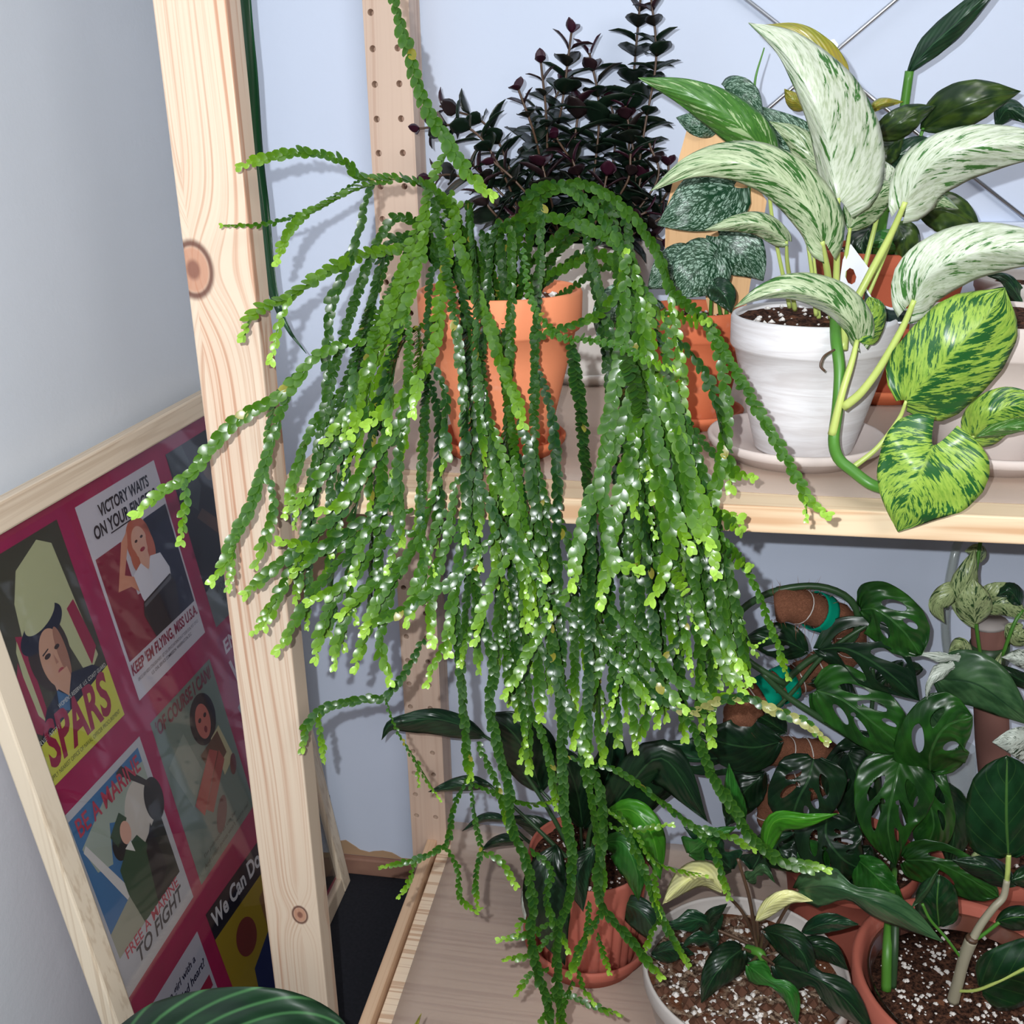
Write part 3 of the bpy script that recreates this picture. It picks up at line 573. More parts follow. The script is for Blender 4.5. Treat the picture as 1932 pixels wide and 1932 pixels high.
def leaf(parent, mat, mid, wl, wr, dl=.006, dr=.006, shape='heart', lobe=.0, holes=None, name='leaf', nt=22, nu=6, rip=.0012, seed=None, th=.0005, label=None, pw=1.4):
    """mid: (x, y, Y) along the midrib from stalk to tip; wl/wr: half widths; dl/dr: how far each edge bends back (+) or forward (-)"""
    c = cr(mid, 60); xy = c[:, :2]; T = np.gradient(xy, axis=0); T /= np.linalg.norm(T, axis=1)[:, None]+1e-9
    Lp = np.sum(np.linalg.norm(np.diff(xy, axis=0), axis=1)); seed = seed if seed is not None else rnd.random()*50
    g = np.linspace(0, 1, 60)
    def at(u, t):
        q = [np.interp(t, g, c[:, k]) for k in range(3)]; tx, ty = np.interp(t, g, T[:, 0]), np.interp(t, g, T[:, 1]); n_ = math.hypot(tx, ty)+1e-9; tx /= n_; ty /= n_
        au = abs(u); pr = float(np.interp(t, *PROF[shape])); wv = wl if u > 0 else wr; dv = dl if u > 0 else dr
        back = lobe*Lp*(au**1.6)*max(0, 1-t/.55)
        Y = q[2]+dv*(au**pw)*pr+rip*mnoise.noise(Vector((u*1.6+seed, t*5, seed)))*(.3+au)*3
        return P(q[0]+ty*u*wv*pr-tx*back, q[1]-tx*u*wv*pr-ty*back, Y)
    us = np.linspace(-1, 1, 2*nu+1); tt = np.linspace(0, 1, nt); m_ = 2*nu+1
    UT = [(u, t) for t in tt for u in us]; ins = [False]*len(UT)
    if holes:
        for hu, ht, hl, hw, ha in holes:
            ca, sa = math.cos(ha), math.sin(ha)
            for k, (u, t) in enumerate(UT):
                a, b = (u-hu)*ca+(t-ht)*2.2*sa, -(u-hu)*sa+(t-ht)*2.2*ca; f = (a/hl)**2+(b/hw)**2
                if f < 1:
                    ins[k] = True; s_ = 1/max(.02, math.sqrt(f)); a, b = a*s_, b*s_
                    UT[k] = (hu+a*ca-b*sa, ht+(a*sa+b*ca)/2.2)
    V = [at(u, t) for u, t in UT]; UV = [(.5+.5*u, t) for u, t in UT]
    Fc = []
    for i in range(nt-1):
        for j in range(m_-1):
            q = (i*m_+j, i*m_+j+1, (i+1)*m_+j+1, (i+1)*m_+j)
            if all(ins[k] for k in q): continue
            Fc.append(q)
    o = mk(name, V, Fc, M[mat] if isinstance(mat, str) else mat, parent, uvs=UV, solid=th)
    if label: o['label'] = label
    return o
def stalk(parent, pts, r, mat, name='stalk', n=24, seg=8):
    c = cr(pts, n); path = [P(*q[:3]) for q in c]
    return mk(name, *tube(path, r, seg), M[mat], parent)
def leaf3(base, d, nr, L, W, curl=.25, cup=.2, ns=6, age=0):
    """small leaf in 3-D: verts, faces, uvs, age"""
    d = d/np.linalg.norm(d); nr = nr-d*(nr@d); nr /= np.linalg.norm(nr)+1e-9; s = np.cross(d, nr); V, UV = [], []
    for i in range(ns):
        t = i/(ns-1); w_ = W*math.sin(math.pi*min(1, t*.97+.02)**.8)**.9 if 0 < i < ns-1 else W*.04
        p = base+d*(L*t)-nr*(curl*L*t*t)
        for u in (-1, -.5, 0, .5, 1): V.append(p+s*u*w_+nr*(cup*W*abs(u)**1.5)*(1 if 0 < i < ns-1 else 0)); UV.append((.5+.5*u, t))
    Fc = [(i*5+j, i*5+j+1, (i+1)*5+j+1, (i+1)*5+j) for i in range(ns-1) for j in range(4)]
    return V, Fc, UV, [age]*len(V)
def branch(parent, pts, r, stemmat_, leafmat_, L, W, step, seed, spread=70, tipage=1, curl=.25, name='branch'):
    c = cr(pts, 30); path = np.array([P(*q[:3]) for q in c]); rr = random.Random(seed)
    b = mk(name, *tube(path, r, 6), M[stemmat_], parent)
    s = np.r_[0, np.cumsum(np.linalg.norm(np.diff(path, axis=0), axis=1))]; tot = s[-1]
    V, Fc, UV, A = [], [], [], []; pos = tot*.16; k = 0
    while pos < tot+step*.3:
        q = min(pos, tot); p = np.array([np.interp(q, s, path[:, j]) for j in range(3)]); p2 = np.array([np.interp(max(0, q-.008), s, path[:, j]) for j in range(3)])
        T = p-p2; T /= np.linalg.norm(T)+1e-9; a = np.cross(T, [0, 1, .1]); a /= np.linalg.norm(a)+1e-9; bb = np.cross(T, a)
        end = max(0, 1-(tot-q)/(step*3.0)); sz = (1-.5*end)*(.75+.45*rr.random()); ph = k*math.pi/2+rr.uniform(-.5, .5)
        for sg in (0, math.pi):
            g = ph+sg; out = a*math.cos(g)+bb*math.sin(g); sp = math.radians((spread*(1-.45*end))+rr.uniform(-14, 14))
            d = T*math.cos(sp)+out*math.sin(sp); nr = T*math.sin(sp)-out*math.cos(sp)
            v, f, uv, ag = leaf3(p+out*r, d, nr, L*sz, W*sz*(.9+.2*rr.random()), curl*(rr.random()+.3), .25, 6, end*tipage)
            n = len(V); V += v; UV += uv; A += ag; Fc += [tuple(i+n for i in q_) for q_ in f]
        pos += step*(.8+.4*rr.random()); k += 1
    mk('leaves', V, Fc, M[leafmat_], b, uvs=UV, attrs={'age': A}, solid=.0004)
    return b
# ---------------------------------------------------------------- the big trailing plant
saucer(-.137, .752, ZS+.0009, .050, .013, M['terra2'], 'small terracotta saucer under the trailing plant pot at the upper left')
tp = thing('trailing_plant', (-.137, .755, ZS+.005), 'large trailing plant of braided scale-leaf strands in orange terracotta pot, cascading past both shelves', 'plant')
R_, zs_ = pot(tp, -.137, .755, ZS+.0052, .119, .0615, .036, M['terra'], rim=.030, rimd=.0045)
chunks('perlite', tp, -.137, .755, R_, zs_, 260, .0024, 'perlite', 3)
S = []  # (points px, Y list, width, greenness, twist amplitude)
def st(pts, ys, w=1., g=.4, tw=.5): S.append((pts, ys, w, g, tw))
st([(728,-60),(752,30),(770,90),(785,140),(800,190),(822,235),(845,270),(870,310),(900,345),(926,366)], (.66,.62), 1.1, .35, .3)
st([(905,555),(880,470),(858,400),(815,358),(760,340),(710,338),(678,337),(655,310),(610,295),(560,289),(505,298),(455,313)], (.74,.66,.60), .85, .45, .9)
st([(678,340),(630,370),(590,395),(545,413),(490,423),(420,425)], (.66,.60), .5, .3, 1.4)
st([(740,342),(690,352),(650,368),(610,390),(565,415),(540,445),(522,495)], (.67,.60), .85, .5, .9)
st([(705,345),(690,385),(683,425),(665,480),(645,530),(625,575),(618,640),(618,700),(622,770),(628,850)], (.67,.62), .95, .2, .6)
st([(850,400),(800,445),(760,470),(700,478),(650,495),(600,525),(548,562),(505,578),(475,600),(460,635)], (.72,.58), 1.1, .6, .3)
st([(548,562),(530,605),(512,676)], (.59,.58), 1., .65, .3)
st([(845,285),(822,330),(805,390),(800,450),(785,520),(765,590),(740,660),(720,720),(705,790)], (.7,.60), 1.1, .55, .3)
st([(870,380),(850,430),(845,500),(830,570),(822,640),(800,700),(770,740),(730,770),(695,800)], (.7,.58), 1.15, .6, .3)
st([(850,360),(860,430),(880,500),(900,560),(925,620),(945,680),(970,740),(985,800)], (.7,.60), 1.05, .5, .4)
st([(800,400),(780,450),(750,540),(730,600),(700,680),(680,740),(665,820)], (.69,.58), 1.1, .55, .3)
st([(815,410),(790,480),(755,560),(728,640),(690,720),(650,790),(620,830)], (.69,.59), 1.1, .6, .3)
st([(860,560),(830,600),(780,622),(720,640),(650,648),(600,670),(570,700),(530,745),(510,800),(500,880)], (.72,.57), .7, .4, .8)
st([(690,640),(630,655),(590,680),(560,720),(520,752),(470,778),(430,808),(395,850),(370,885),(345,905),(300,935),(262,968)], (.60,.53), 1.05, .45, .4)
st([(352,902),(350,950),(343,1018)], (.54,.54), .95, .5, .4)
st([(575,700),(535,770),(515,830),(500,880),(485,930),(465,975),(440,1020),(425,1060),(403,1093)], (.59,.54), 1., .35, .5)
st([(500,890),(517,940),(507,1000),(485,1063)], (.56,.55), .95, .4, .4)
st([(447,1010),(440,1050),(432,1108)], (.55,.54), .8, .5, .4)
for p in ([(700,760),(650,850),(600,905),(560,958)], [(720,830),(660,950),(600,1000),(550,1045),(505,1082),(467,1118)], [(620,980),(560,1060),(530,1110),(500,1178)], [(660,1040),(600,1110),(560,1170),(527,1224)], [(780,960),(700,1000),(640,1028),(590,1032),(532,1022)], [(780,1000),(720,1030),(670,1085),(620,1120),(585,1133)], [(700,1050),(640,1120),(610,1180),(597,1240)], [(720,1070),(660,1150),(640,1210),(632,1252)], [(800,980),(760,1060),(700,1110),(645,1158)], [(830,900),(800,1000),(770,1060),(720,1120),(690,1190)], [(740,1100),(700,1180),(672,1258)], [(760,1060),(720,1190),(735,1283)], [(840,960),(800,1060),(770,1170)], [(760,820),(740,920),(700,990),(680,1040),(668,1090)], [(860,900),(850,1000),(815,1110),(815,1208)], [(870,980),(865,1080),(850,1170),(846,1228)], [(800,700),(750,800),(690,880),(640,950),(608,962)]):
    st(p, (.60, .565), 1.05, .35, .5)
r0 = random.Random(4)
# right-hand arches
st([(960,560),(975,460),(1000,390),(1060,352),(1110,350),(1160,375),(1210,425),(1245,480),(1270,550),(1310,585),(1345,625),(1375,685),(1420,760),(1460,830),(1500,900),(1525,945),(1558,970)], (.74,.70,.66,.58,.53), .95, .35, .8)
st([(1520,935),(1522,976)], (.53,.53), .7, .5, .6)
st([(1330,600),(1352,660),(1368,720),(1372,790),(1362,850),(1350,920),(1345,960),(1392,978)], (.62,.57), 1.05, .4, .35)
st([(1250,590),(1290,600),(1338,608)], (.64,.60), 1.1, .6, .2)
st([(930,560),(930,450),(960,425),(1010,410),(1070,418),(1130,440),(1170,470),(1190,540),(1200,600),(1210,680),(1220,750),(1260,850),(1290,930),(1320,1010)], (.74,.7,.62,.57), 1.05, .4, .3)
st([(960,545),(985,400),(1010,358),(1060,350),(1120,390),(1180,470),(1220,560),(1262,605)], (.74,.68,.62), .95, .35, .5)
st([(1000,640),(1085,610),(1130,590),(1170,540),(1182,480)], (.66,.64), .9, .45, .5)
st([(985,470),(1000,560),(1030,610),(1060,640),(1110,642),(1160,655),(1220,680),(1272,692)], (.55,.44), .62, .3, 1.0)
st([(1262,560),(1275,620),(1283,700),(1284,780),(1272,860)], (.62,.60), 1.15, .75, .2)
st([(1290,785),(1330,840),(1370,880),(1418,902)], (.62,.58), .95, .15, .5)
for p in ([(1185,560),(1205,640),(1190,760),(1150,860),(1120,930),(1095,1000),(1080,1100)], [(1215,580),(1222,700),(1195,830),(1172,920),(1160,1000),(1150,1060),(1132,1132)], [(1205,540),(1215,700),(1240,830),(1255,900),(1275,980),(1300,1032)], [(1225,560),(1235,700),(1280,830),(1305,900),(1330,960),(1350,1078)], [(1195,500),(1215,640),(1235,860),(1250,950),(1262,1030),(1250,1080),(1230,1127)], [(1255,1000),(1268,1070),(1293,1115)], [(1180,480),(1175,640),(1140,860),(1140,960),(1160,1060),(1203,1074)], [(1300,900),(1340,960),(1398,1000)], [(1320,980),(1360,1020),(1412,1072)], [(1255,600),(1265,740),(1290,850),(1300,960),(1334,1024)]):
    st(p, (.61, .545), 1.12, r0.choice((.3, .45, .6)), .3)
st([(1330,970),(1390,1050),(1430,1110),(1450,1170),(1465,1210),(1488,1275)], (.57,.58), .65, .4, .8)
st([(1455,1180),(1452,1200),(1430,1216)], (.58,.58), .6, .7, .6)
st([(1000,1080),(1060,1150),(1120,1200),(1180,1260),(1240,1310),(1300,1340),(1360,1320),(1410,1315),(1450,1335),(1510,1360),(1555,1395)], (.58,.55), .9, .12, .5)
st([(1292,1335),(1320,1400),(1345,1460),(1385,1530),(1410,1570),(1440,1600),(1480,1625),(1555,1640)], (.56,.58), 1., .15, .5)
st([(1060,1425),(1110,1440),(1160,1450),(1210,1480),(1260,1520),(1310,1560),(1345,1600),(1375,1690)], (.6,.6), .8, .3, .8)
st([(1310,1562),(1370,1575),(1420,1600)], (.6,.6), .9, .3, .5)
st([(1130,1520),(1190,1560),(1230,1620),(1280,1640),(1330,1650)], (.61,.6), .6, .5, .8)
st([(1125,1540),(1180,1568),(1265,1556)], (.61,.62), .7, .35, .5)
st([(1070,1330),(1090,1400),(1130,1480),(1140,1560),(1130,1650),(1140,1710),(1190,1770),(1245,1840)], (.59,.6), 1.05, .15, .4)
st([(1140,1710),(1105,1770),(1075,1835)], (.6,.6), 1., .2, .4)
st([(1165,1530),(1205,1620),(1235,1700),(1260,1760),(1296,1818)], (.61,.61), .9, .3, .6)
st([(1232,1640),(1242,1722)], (.61,.61), .9, .4, .5)
st([(1240,1735),(1215,1795)], (.61,.61), .9, .3, .5)
st([(850,1080),(860,1150),(868,1230),(875,1320),(880,1400),(885,1465)], (.59,.6), .95, .15, .7)
st([(885,1460),(855,1520),(845,1580),(835,1595),(790,1620),(722,1635)], (.6,.6), .75, .3, .7)
st([(785,1625),(772,1665),(755,1688)], (.6,.6), .8, .45, .5)
st([(838,1592),(865,1640),(868,1690),(895,1718),(903,1714)], (.6,.6), .75, .3, .6)
st([(888,1465),(897,1540),(908,1600),(897,1650),(900,1712)], (.6,.6), .65, .25, .7)
st([(908,1605),(942,1622),(972,1668)], (.6,.6), .9, .4, .4)
st([(880,1470),(930,1495),(1000,1515),(1055,1508)], (.6,.62), .75, .25, .6)
st([(890,1050),(905,1150),(930,1250),(925,1330),(945,1430),(960,1480),(965,1560),(990,1620),(1005,1700),(1000,1760),(1015,1830),(1035,1900),(1045,1960)], (.58,.6), 1., .15, .6)
st([(1010,1050),(1030,1150),(1050,1250),(1060,1350),(1062,1450),(1065,1520),(1078,1600),(1075,1680),(1050,1760),(1050,1850),(1062,1950)], (.58,.6), 1., .15, .5)
for p in ([(940,1180),(980,1300),(1030,1400),(1050,1520)], [(1120,1250),(1100,1400),(1115,1520),(1135,1640),(1130,1700)], [(900,1400),(930,1460),(960,1560)], [(1060,1750),(1000,1800),(955,1807)], [(1045,1740),(1000,1760),(945,1774)], [(1035,1825),(1000,1842),(975,1872)], [(1055,1868),(1100,1890),(1168,1912)], [(1050,1860),(1035,1900),(1015,1945)], [(1128,1760),(1150,1832)], [(1110,1700),(1106,1760),(1088,1805)], [(1090,1830),(1100,1860),(1118,1890)], [(1020,1765),(992,1735),(975,1760)], [(1000,1600),(1040,1640),(1030,1700),(1070,1790)], [(1080,1850),(1060,1900),(1050,1940)]):
    st(p, (.60, .60), .85, .25, .6)
st([(800,1205),(770,1260),(740,1300),(725,1315),(680,1320),(630,1330),(600,1345),(580,1370),(572,1410)], (.62,.6), .95, .25, .4)
st([(602,1345),(606,1390),(612,1430)], (.6,.6), .9, .5, .4)
st([(728,1318),(745,1370),(775,1420),(800,1460),(828,1508)], (.6,.6), .5, .35, 1.)
st([(788,1435),(790,1478)], (.6,.6), .7, .3, .5)
# the cascade itself: every strand rises from the pot, arches over and hangs to its own tip
for p in ([(1060,1060),(1180,1170),(1300,1300),(1388,1318)], [(1240,1050),(1330,1180),(1412,1278)], [(1180,1000),(1290,1130),(1398,1300)], [(1320,1030),(1350,1150),(1392,1250)], [(1130,1180),(1190,1240),(1290,1335)], [(1000,1000),(930,1100),(898,1205)], [(1100,1080),(1015,1200),(955,1310)], [(1190,1170),(1130,1260),(1080,1400)], [(1040,1130),(1130,1200),(1230,1330)], [(1290,1180),(1250,1260),(1200,1400)], [(760,940),(640,1010),(560,1075)], [(940,1000),(860,1090),(760,1150),(690,1180)], [(1000,1180),(1060,1300),(1110,1430)], [(880,860),(930,960),(1000,1060),(1025,1088)]):
    st(p, (.585, .56), 1., r0.choice((.1, .3, .5)), .5)
r = random.Random(11)
def fall(tx, ty, side, w, g, tw, Yt, fx=.5):
    x0, y0 = (930 if side < 0 else 985)+r.uniform(-55, 55), 572+r.uniform(-14, 14)
    ax = (850 if side < 0 else 1105)+r.uniform(-70, 60) if side else 960+r.uniform(-110, 90); ay = 430+r.uniform(-70, 90)
    ax = ax*.7+.3*(tx if abs(tx-ax) < 320 else ax); 
    f1, f2 = .50+r.uniform(-.08, .12), .84
    st([(x0, y0), ((x0+ax)/2, (y0+ay)/2-20), (ax, ay), (ax+(tx-ax)*f1, ay+(ty-ay)*.34), (ax+(tx-ax)*f2+r.uniform(-14, 14), ay+(ty-ay)*.68), (tx, ty)], (.74, .71, .68, .62, Yt+.01, Yt), w, g, tw)
TL = [(545,955),(700,800),(735,805),(780,775),(650,825),(838,885),(910,872),(880,905),(790,1015),(822,1022),(760,1018),(625,1042),(700,955),(880,1012),(620,1190),(655,1150),(560,1130),(800,1130),(905,1000),(955,960),(990,1172),(1000,1180),(1012,1150),(1025,1085),(940,1100),(720,1160),(580,1180),(610,1085),(760,870),(670,870),(700,1190)]
TR = [(1205,1075),(1225,895),(1235,935),(1200,965),(1380,915),(1290,1105),(1395,1285),(1412,1282),(1380,1305),(1352,1290),(1240,1362),(1212,1335),(1182,1352),(1255,1350),(1320,1368),(1342,1352),(1290,1388),(1342,1396),(1135,1432),(1200,1412),(1165,1398),(1110,1432),(1300,1250),(1330,1200),(1270,1220),(1370,1240),(1160,1300),(1220,1280),(1050,1200),(1100,1250)]
TC = [(990,1402),(975,1350),(1020,1352),(960,1322),(940,1262),(905,1262),(875,1250),(1060,1380),(1040,1300),(1000,1260),(900,1200),(1085,1330),(1130,1340),(1000,1450),(1095,1480)]
NT = len(S)
def one(k, big):
    if k < len(TL): x, y = TL[k]; fall(x, y, -1, r.uniform(.82, 1.06), r.choice((r.uniform(.0, .2), r.uniform(.15, .5))), r.choice((.4, .9, 1.3)), r.uniform(.57, .615))
    elif k < len(TL)+len(TR): x, y = TR[k-len(TL)]; fall(x, y, 1, r.uniform(.86, 1.12), r.choice((r.uniform(.0, .2), r.uniform(.15, .45))), r.choice((.3, .7, 1.2)), r.uniform(.56, .615))
    else: x, y = TC[k-len(TL)-len(TR)]; fall(x, y, 0, r.uniform(.85, 1.05), r.uniform(.05, .25), r.uniform(.4, .9), r.uniform(.59, .625))
allk = list(range(len(TL)+len(TR)+len(TC))); r.shuffle(allk)
trunks = allk[:23]
for k in trunks:
    one(k, True); S[-1] = (*S[-1][:2], S[-1][2]*.86, *S[-1][3:])
def samples():
    o = []
    for pts, ys, *_ in S:
        q = cr(pts, 40); yy = np.interp(np.linspace(0, 1, 40), np.linspace(0, 1, len(ys)), ys); o += [(a, b, c) for (a, b), c in zip(q[4:36], yy[4:36])]
    return np.array(o)
SM = samples()
def cutfall(n0):
    """let the newest strand start as a branch of an older one, part of the way down"""
    pts, ys, w_, g, tw = S[-1]; q = cr(pts, 60); yy = np.interp(np.linspace(0, 1, 60), np.linspace(0, 1, len(ys)), ys)
    k = int(60*r.uniform(.50, .66)); d = np.hypot(SM[:, 0]-q[k, 0], (SM[:, 1]-q[k, 1])); a = SM[int(np.argmin(d))]
    S[-1] = ([(a[0], a[1])]+[tuple(q[i]) for i in (min(57, k+7), min(58, (k+66)//2+2), 59)], (a[2], yy[-1]+.005, yy[-1]), w_, g, tw)
for k in allk[23:72]: one(k, False); cutfall(0)
for i in range(5): fall(r.uniform(800, 1330), r.uniform(950, 1420), 0, r.uniform(.85, 1.05), r.uniform(.0, .15), r.uniform(.4, 1.), r.uniform(.605, .632)); cutfall(0)
# short side forks near the tips
for (pts, ys, w_, g, tw) in list(S):
    if len(pts) in (4, 6) and pts[-1][1] > 800 and r.random() < .38:
        (x1, y1), (x2, y2) = pts[-2], pts[-1]; f = r.uniform(.25, .6); bx, by = x1+(x2-x1)*f, y1+(y2-y1)*f; L_ = r.uniform(60, 110); a = math.atan2(y2-y1, x2-x1)+r.choice((-1, 1))*r.uniform(.2, .45)
        st([(bx, by), (bx+.5*L_*math.cos(a), by+.5*L_*math.sin(a)), (bx+L_*math.cos(a*.9+.16), by+L_*math.sin(a*.9+.16))], (ys[-1], ys[-1]-.006), w_*.9, g+.1, tw)

PT = np.array([[0, .34], [.22, .82], [.5, 1.], [.8, .74], [1., .12]])
def strand_mesh(pts, ys, w_, g, tw, seed):
    q = cr(pts, 60); yy = np.interp(np.linspace(0, 1, 60), np.linspace(0, 1, len(ys)), ys); path = np.array([P(a, b, c) for (a, b), c in zip(q, yy)])
    s = np.r_[0, np.cumsum(np.linalg.norm(np.diff(path, axis=0), axis=1))]; L = s[-1]
    rg = np.random.RandomState(seed); pitch = .0029*min(1.1, max(.8, w_)); n = max(6, int(L/pitch)); sp = np.linspace(0, L, n)
    C_ = np.stack([np.interp(sp, s, path[:, k]) for k in range(3)], 1); T = np.gradient(C_, axis=0); T /= np.linalg.norm(T, axis=1)[:, None]+1e-9
    S0 = np.cross(T, np.array([0, -1, .25])); S0 /= np.linalg.norm(S0, axis=1)[:, None]+1e-9; N0 = np.cross(S0, T)
    ph = tw*np.interp(sp, np.linspace(0, L, 5), rg.uniform(-1, 1, 5))+rg.uniform(-.25, .25)
    Sd = S0*np.cos(ph)[:, None]+N0*np.sin(ph)[:, None]; Nn = -S0*np.sin(ph)[:, None]+N0*np.cos(ph)[:, None]
    V, Fc, A, H, RM = [], [], [], [], []
    hue0 = rg.uniform(.2, .8)
    sz0 = .0083*w_
    idx = 0
    for i in range(n):
        sg = 1 if i % 2 else -1; endf = (L-sp[i])
        reps = [(math.radians(24), sg)]
        if i >= n-1: reps = [(math.radians(26), 1), (math.radians(26), -1)]
        for al, sg_ in reps:
            al += rg.uniform(-.16, .16); d = T[i]*math.cos(al)+Sd[i]*sg_*math.sin(al); tl = rg.uniform(-.45, .25)*sg_; Nl = Nn[i]*math.cos(tl)+np.cross(d, Nn[i])*math.sin(tl); e = np.cross(Nl, d); lift = rg.uniform(.02, .32)
            Ln = sz0*rg.uniform(.88, 1.1)*(.72+.28*min(1, sp[i]/.05))*(1 if endf > .010 else .72); Wd = Ln*.335*rg.uniform(.92, 1.12); nn = Nl
            new = math.exp(-endf/.011); age = min(1, g*.75+new*(1-g*.5)); hue = min(.84, max(0, hue0+rg.uniform(-.3, .3))) if rg.rand() > .006 else .97
            if g == .12 and endf < .10 and rg.rand() < .55: hue = 1.7
            base = C_[i]+nn*(.0009+.0003*(i % 2))
            for t_, w2 in PT:
                pc = base+d*(Ln*t_)+nn*(lift*Ln*t_*t_)
                for u in (-1., 0., 1.): V.append(pc+e*(u*Wd*w2)+nn*(-.15*Wd*(1-abs(u)))*(w2)); A.append(age); H.append(hue); RM.append(max(abs(u)*.9, t_**3))
            b = len(V)-15
            for a_ in range(4):
                for c_ in range(2): Fc.append((b+a_*3+c_, b+a_*3+c_+1, b+(a_+1)*3+c_+1, b+(a_+1)*3+c_))
    sv, sf_ = tube(C_[::2] if n > 12 else C_, .0007*w_, 5, False); b = len(V); V += list(sv); A += [g*.4]*len(sv); H += [hue0]*len(sv); RM += [.5]*len(sv); Fc += [tuple(i+b for i in f) for f in sf_]
    return V, Fc, A, H, L, RM
data = [strand_mesh(p, y, w_*(.88 if np.mean([q[1] for q in p]) > 1180 else .95), g, tw, 100+i) for i, (p, y, w_, g, tw) in enumerate(S)]
order = sorted(range(len(S)), key=lambda i: (-data[i][4]*S[i][2]))
keep = set(order[:99])
rest = ([], [], [], [], [])
for i, (V, Fc, A, H, L, RM) in enumerate(data):
    if i in keep: mk('strand', V, Fc, M['strand'], tp, attrs={'age': A, 'hue': H, 'rim': RM})
    else:
        n = len(rest[0]); rest[0].extend(V); rest[1].extend([tuple(k+n for k in f) for f in Fc]); rest[2].extend(A); rest[3].extend(H); rest[4].extend(RM)
o = mk('short_strands', rest[0], rest[1], M['strand'], tp, attrs={'age': rest[2], 'hue': rest[3], 'rim': rest[4]}); tag(o, kind='stuff')
# ---------------------------------------------------------------- dark small-leaved bush behind
saucer(-.094, 1.012, ZS+.0009, .054, .012, M['cream'], 'pale saucer at the back under the dark bushy plant')
db = thing('bushy_plant', (-.094, 1.012, ZS+.005), 'bushy plant with small dark purple-green pointed leaves in cream pot, behind the trailing plant', 'plant')
R_, zs_ = pot(db, -.094, 1.012, ZS+.0052, .132, .066, .042, M['cream'], rim=0)
chunks('perlite', db, -.094, 1.012, R_, zs_, 60, .002, 'perlite', 5)
DB = [([(1060,470,.96),(1040,380,.95),(1020,300,.95)],22,12),([(1100,480,.96),(1130,400,.95),(1145,330,.95)],22,12),([(1160,470,1.),(1195,400,.99),(1210,330,.99)],22,12),([(1080,460,1.),(1075,350,1.),(1095,180,1.)],24,13),([(1190,440,1.),(1200,330,1.),(1180,200,1.)],24,13),([(1030,460,.99),(960,380,.98),(890,310,.98)],20,10),([(1140,470,.97),(1215,430,.96),(1265,400,.96)],20,10),([(1035,480,1.0),(1040,300,1.0),(1060,200,.99),(1078,62,.99)],22,12),([(1030,480,1.),(1032,250,.98),(1020,112,.97)],15,7),([(1030,360,1.),(1010,260,.97),(975,160,.96)],14,7),([(1090,480,1.0),(1120,330,1.0),(1130,200,1.01),(1112,100,1.01)],22,12),
 ([(1170,480,1.02),(1185,300,1.02),(1195,150,1.03),(1210,-20,1.03)],24,13),([(1180,480,1.),(1215,250,1.0),(1238,110,1.0),(1228,-10,1.0)],17,8),([(1000,450,.99),(940,310,.97),(880,240,.97),(785,243,.97)],20,8),([(980,440,.98),(900,350,.97),(850,330,.96),(805,337,.96)],20,8),
 ([(1000,440,1.),(930,250,1.01),(830,200,1.02)],20,9),([(1150,460,1.),(1250,380,.99),(1262,300,.99)],18,8),([(1160,450,.98),(1240,340,.98),(1225,270,.98)],17,8),([(1080,470,.97),(980,350,.95),(925,300,.95)],21,10),([(1000,460,.97),(930,400,.95),(900,350,.95)],20,10),([(1100,460,.98),(1180,350,.97),(1190,290,.97)],20,9),
 ([(1110,475,.96),(1200,440,.95),(1255,455,.95)],20,9),([(1050,480,.97),(1100,380,.96),(1080,300,.96)],22,11),([(1050,480,1.03),(1000,300,1.04),(1060,160,1.04)],22,11),([(1120,480,1.03),(1160,280,1.04),(1150,180,1.04)],22,12),([(1060,470,.96),(1010,400,.94),(960,410,.94)],20,10),([(1130,480,.97),(1160,430,.95),(1220,400,.95)],20,10),([(1140,470,1.),(1090,330,.98),(1050,260,.97)],20,10)]
for i, (p, L, W) in enumerate(DB):
    L *= 1.42; W *= 1.12
    branch(db, p, .0011, 'stem_brown', 'purple', L*.001, W*.001, .0125, 40+i, 62, 1)
stalk(db, [(1123,500,.985),(1128,560,.975),(1135,605,.97)], .0016, 'stem_brown', 'hanging_stem')

# ---------------------------------------------------------------- silver-marked climber on a plank
saucer(.007, .853, ZS+.0009, .045, .012, M['terra2'], 'orange terracotta saucer just left of the whitewashed pot')
sp_ = thing('silver_leaf_climber', (.007, .853, ZS+.005), 'climber with heart leaves marked in silver, in terracotta pot left of the whitewashed pot', 'plant')
R_, zs_ = pot(sp_, .007, .853, ZS+.0052, .091, .044, .030, M['terra2'], rim=.024, rimd=.003)
chunks('perlite', sp_, .007, .853, R_, zs_, 90, .0022, 'perlite', 6)
pl = [(1298,246),(1366,246),(1400,310),(1444,380),(1432,450),(1414,530),(1400,612),(1345,612),(1320,500),(1257,470),(1258,400),(1280,310)]
V = [P(x, y, .875-.02*(612-y)/366.) for x, y in pl]; V2 = [p+np.array([0, .008, 0]) for p in V]; n = len(pl)
mk('support_plank', V+V2, [tuple(range(n)), tuple(range(n, 2*n))[::-1]]+[(i, (i+1) % n, n+(i+1) % n, n+i) for i in range(n)], M['plank'], sp_, smooth=False, bevel=.001)
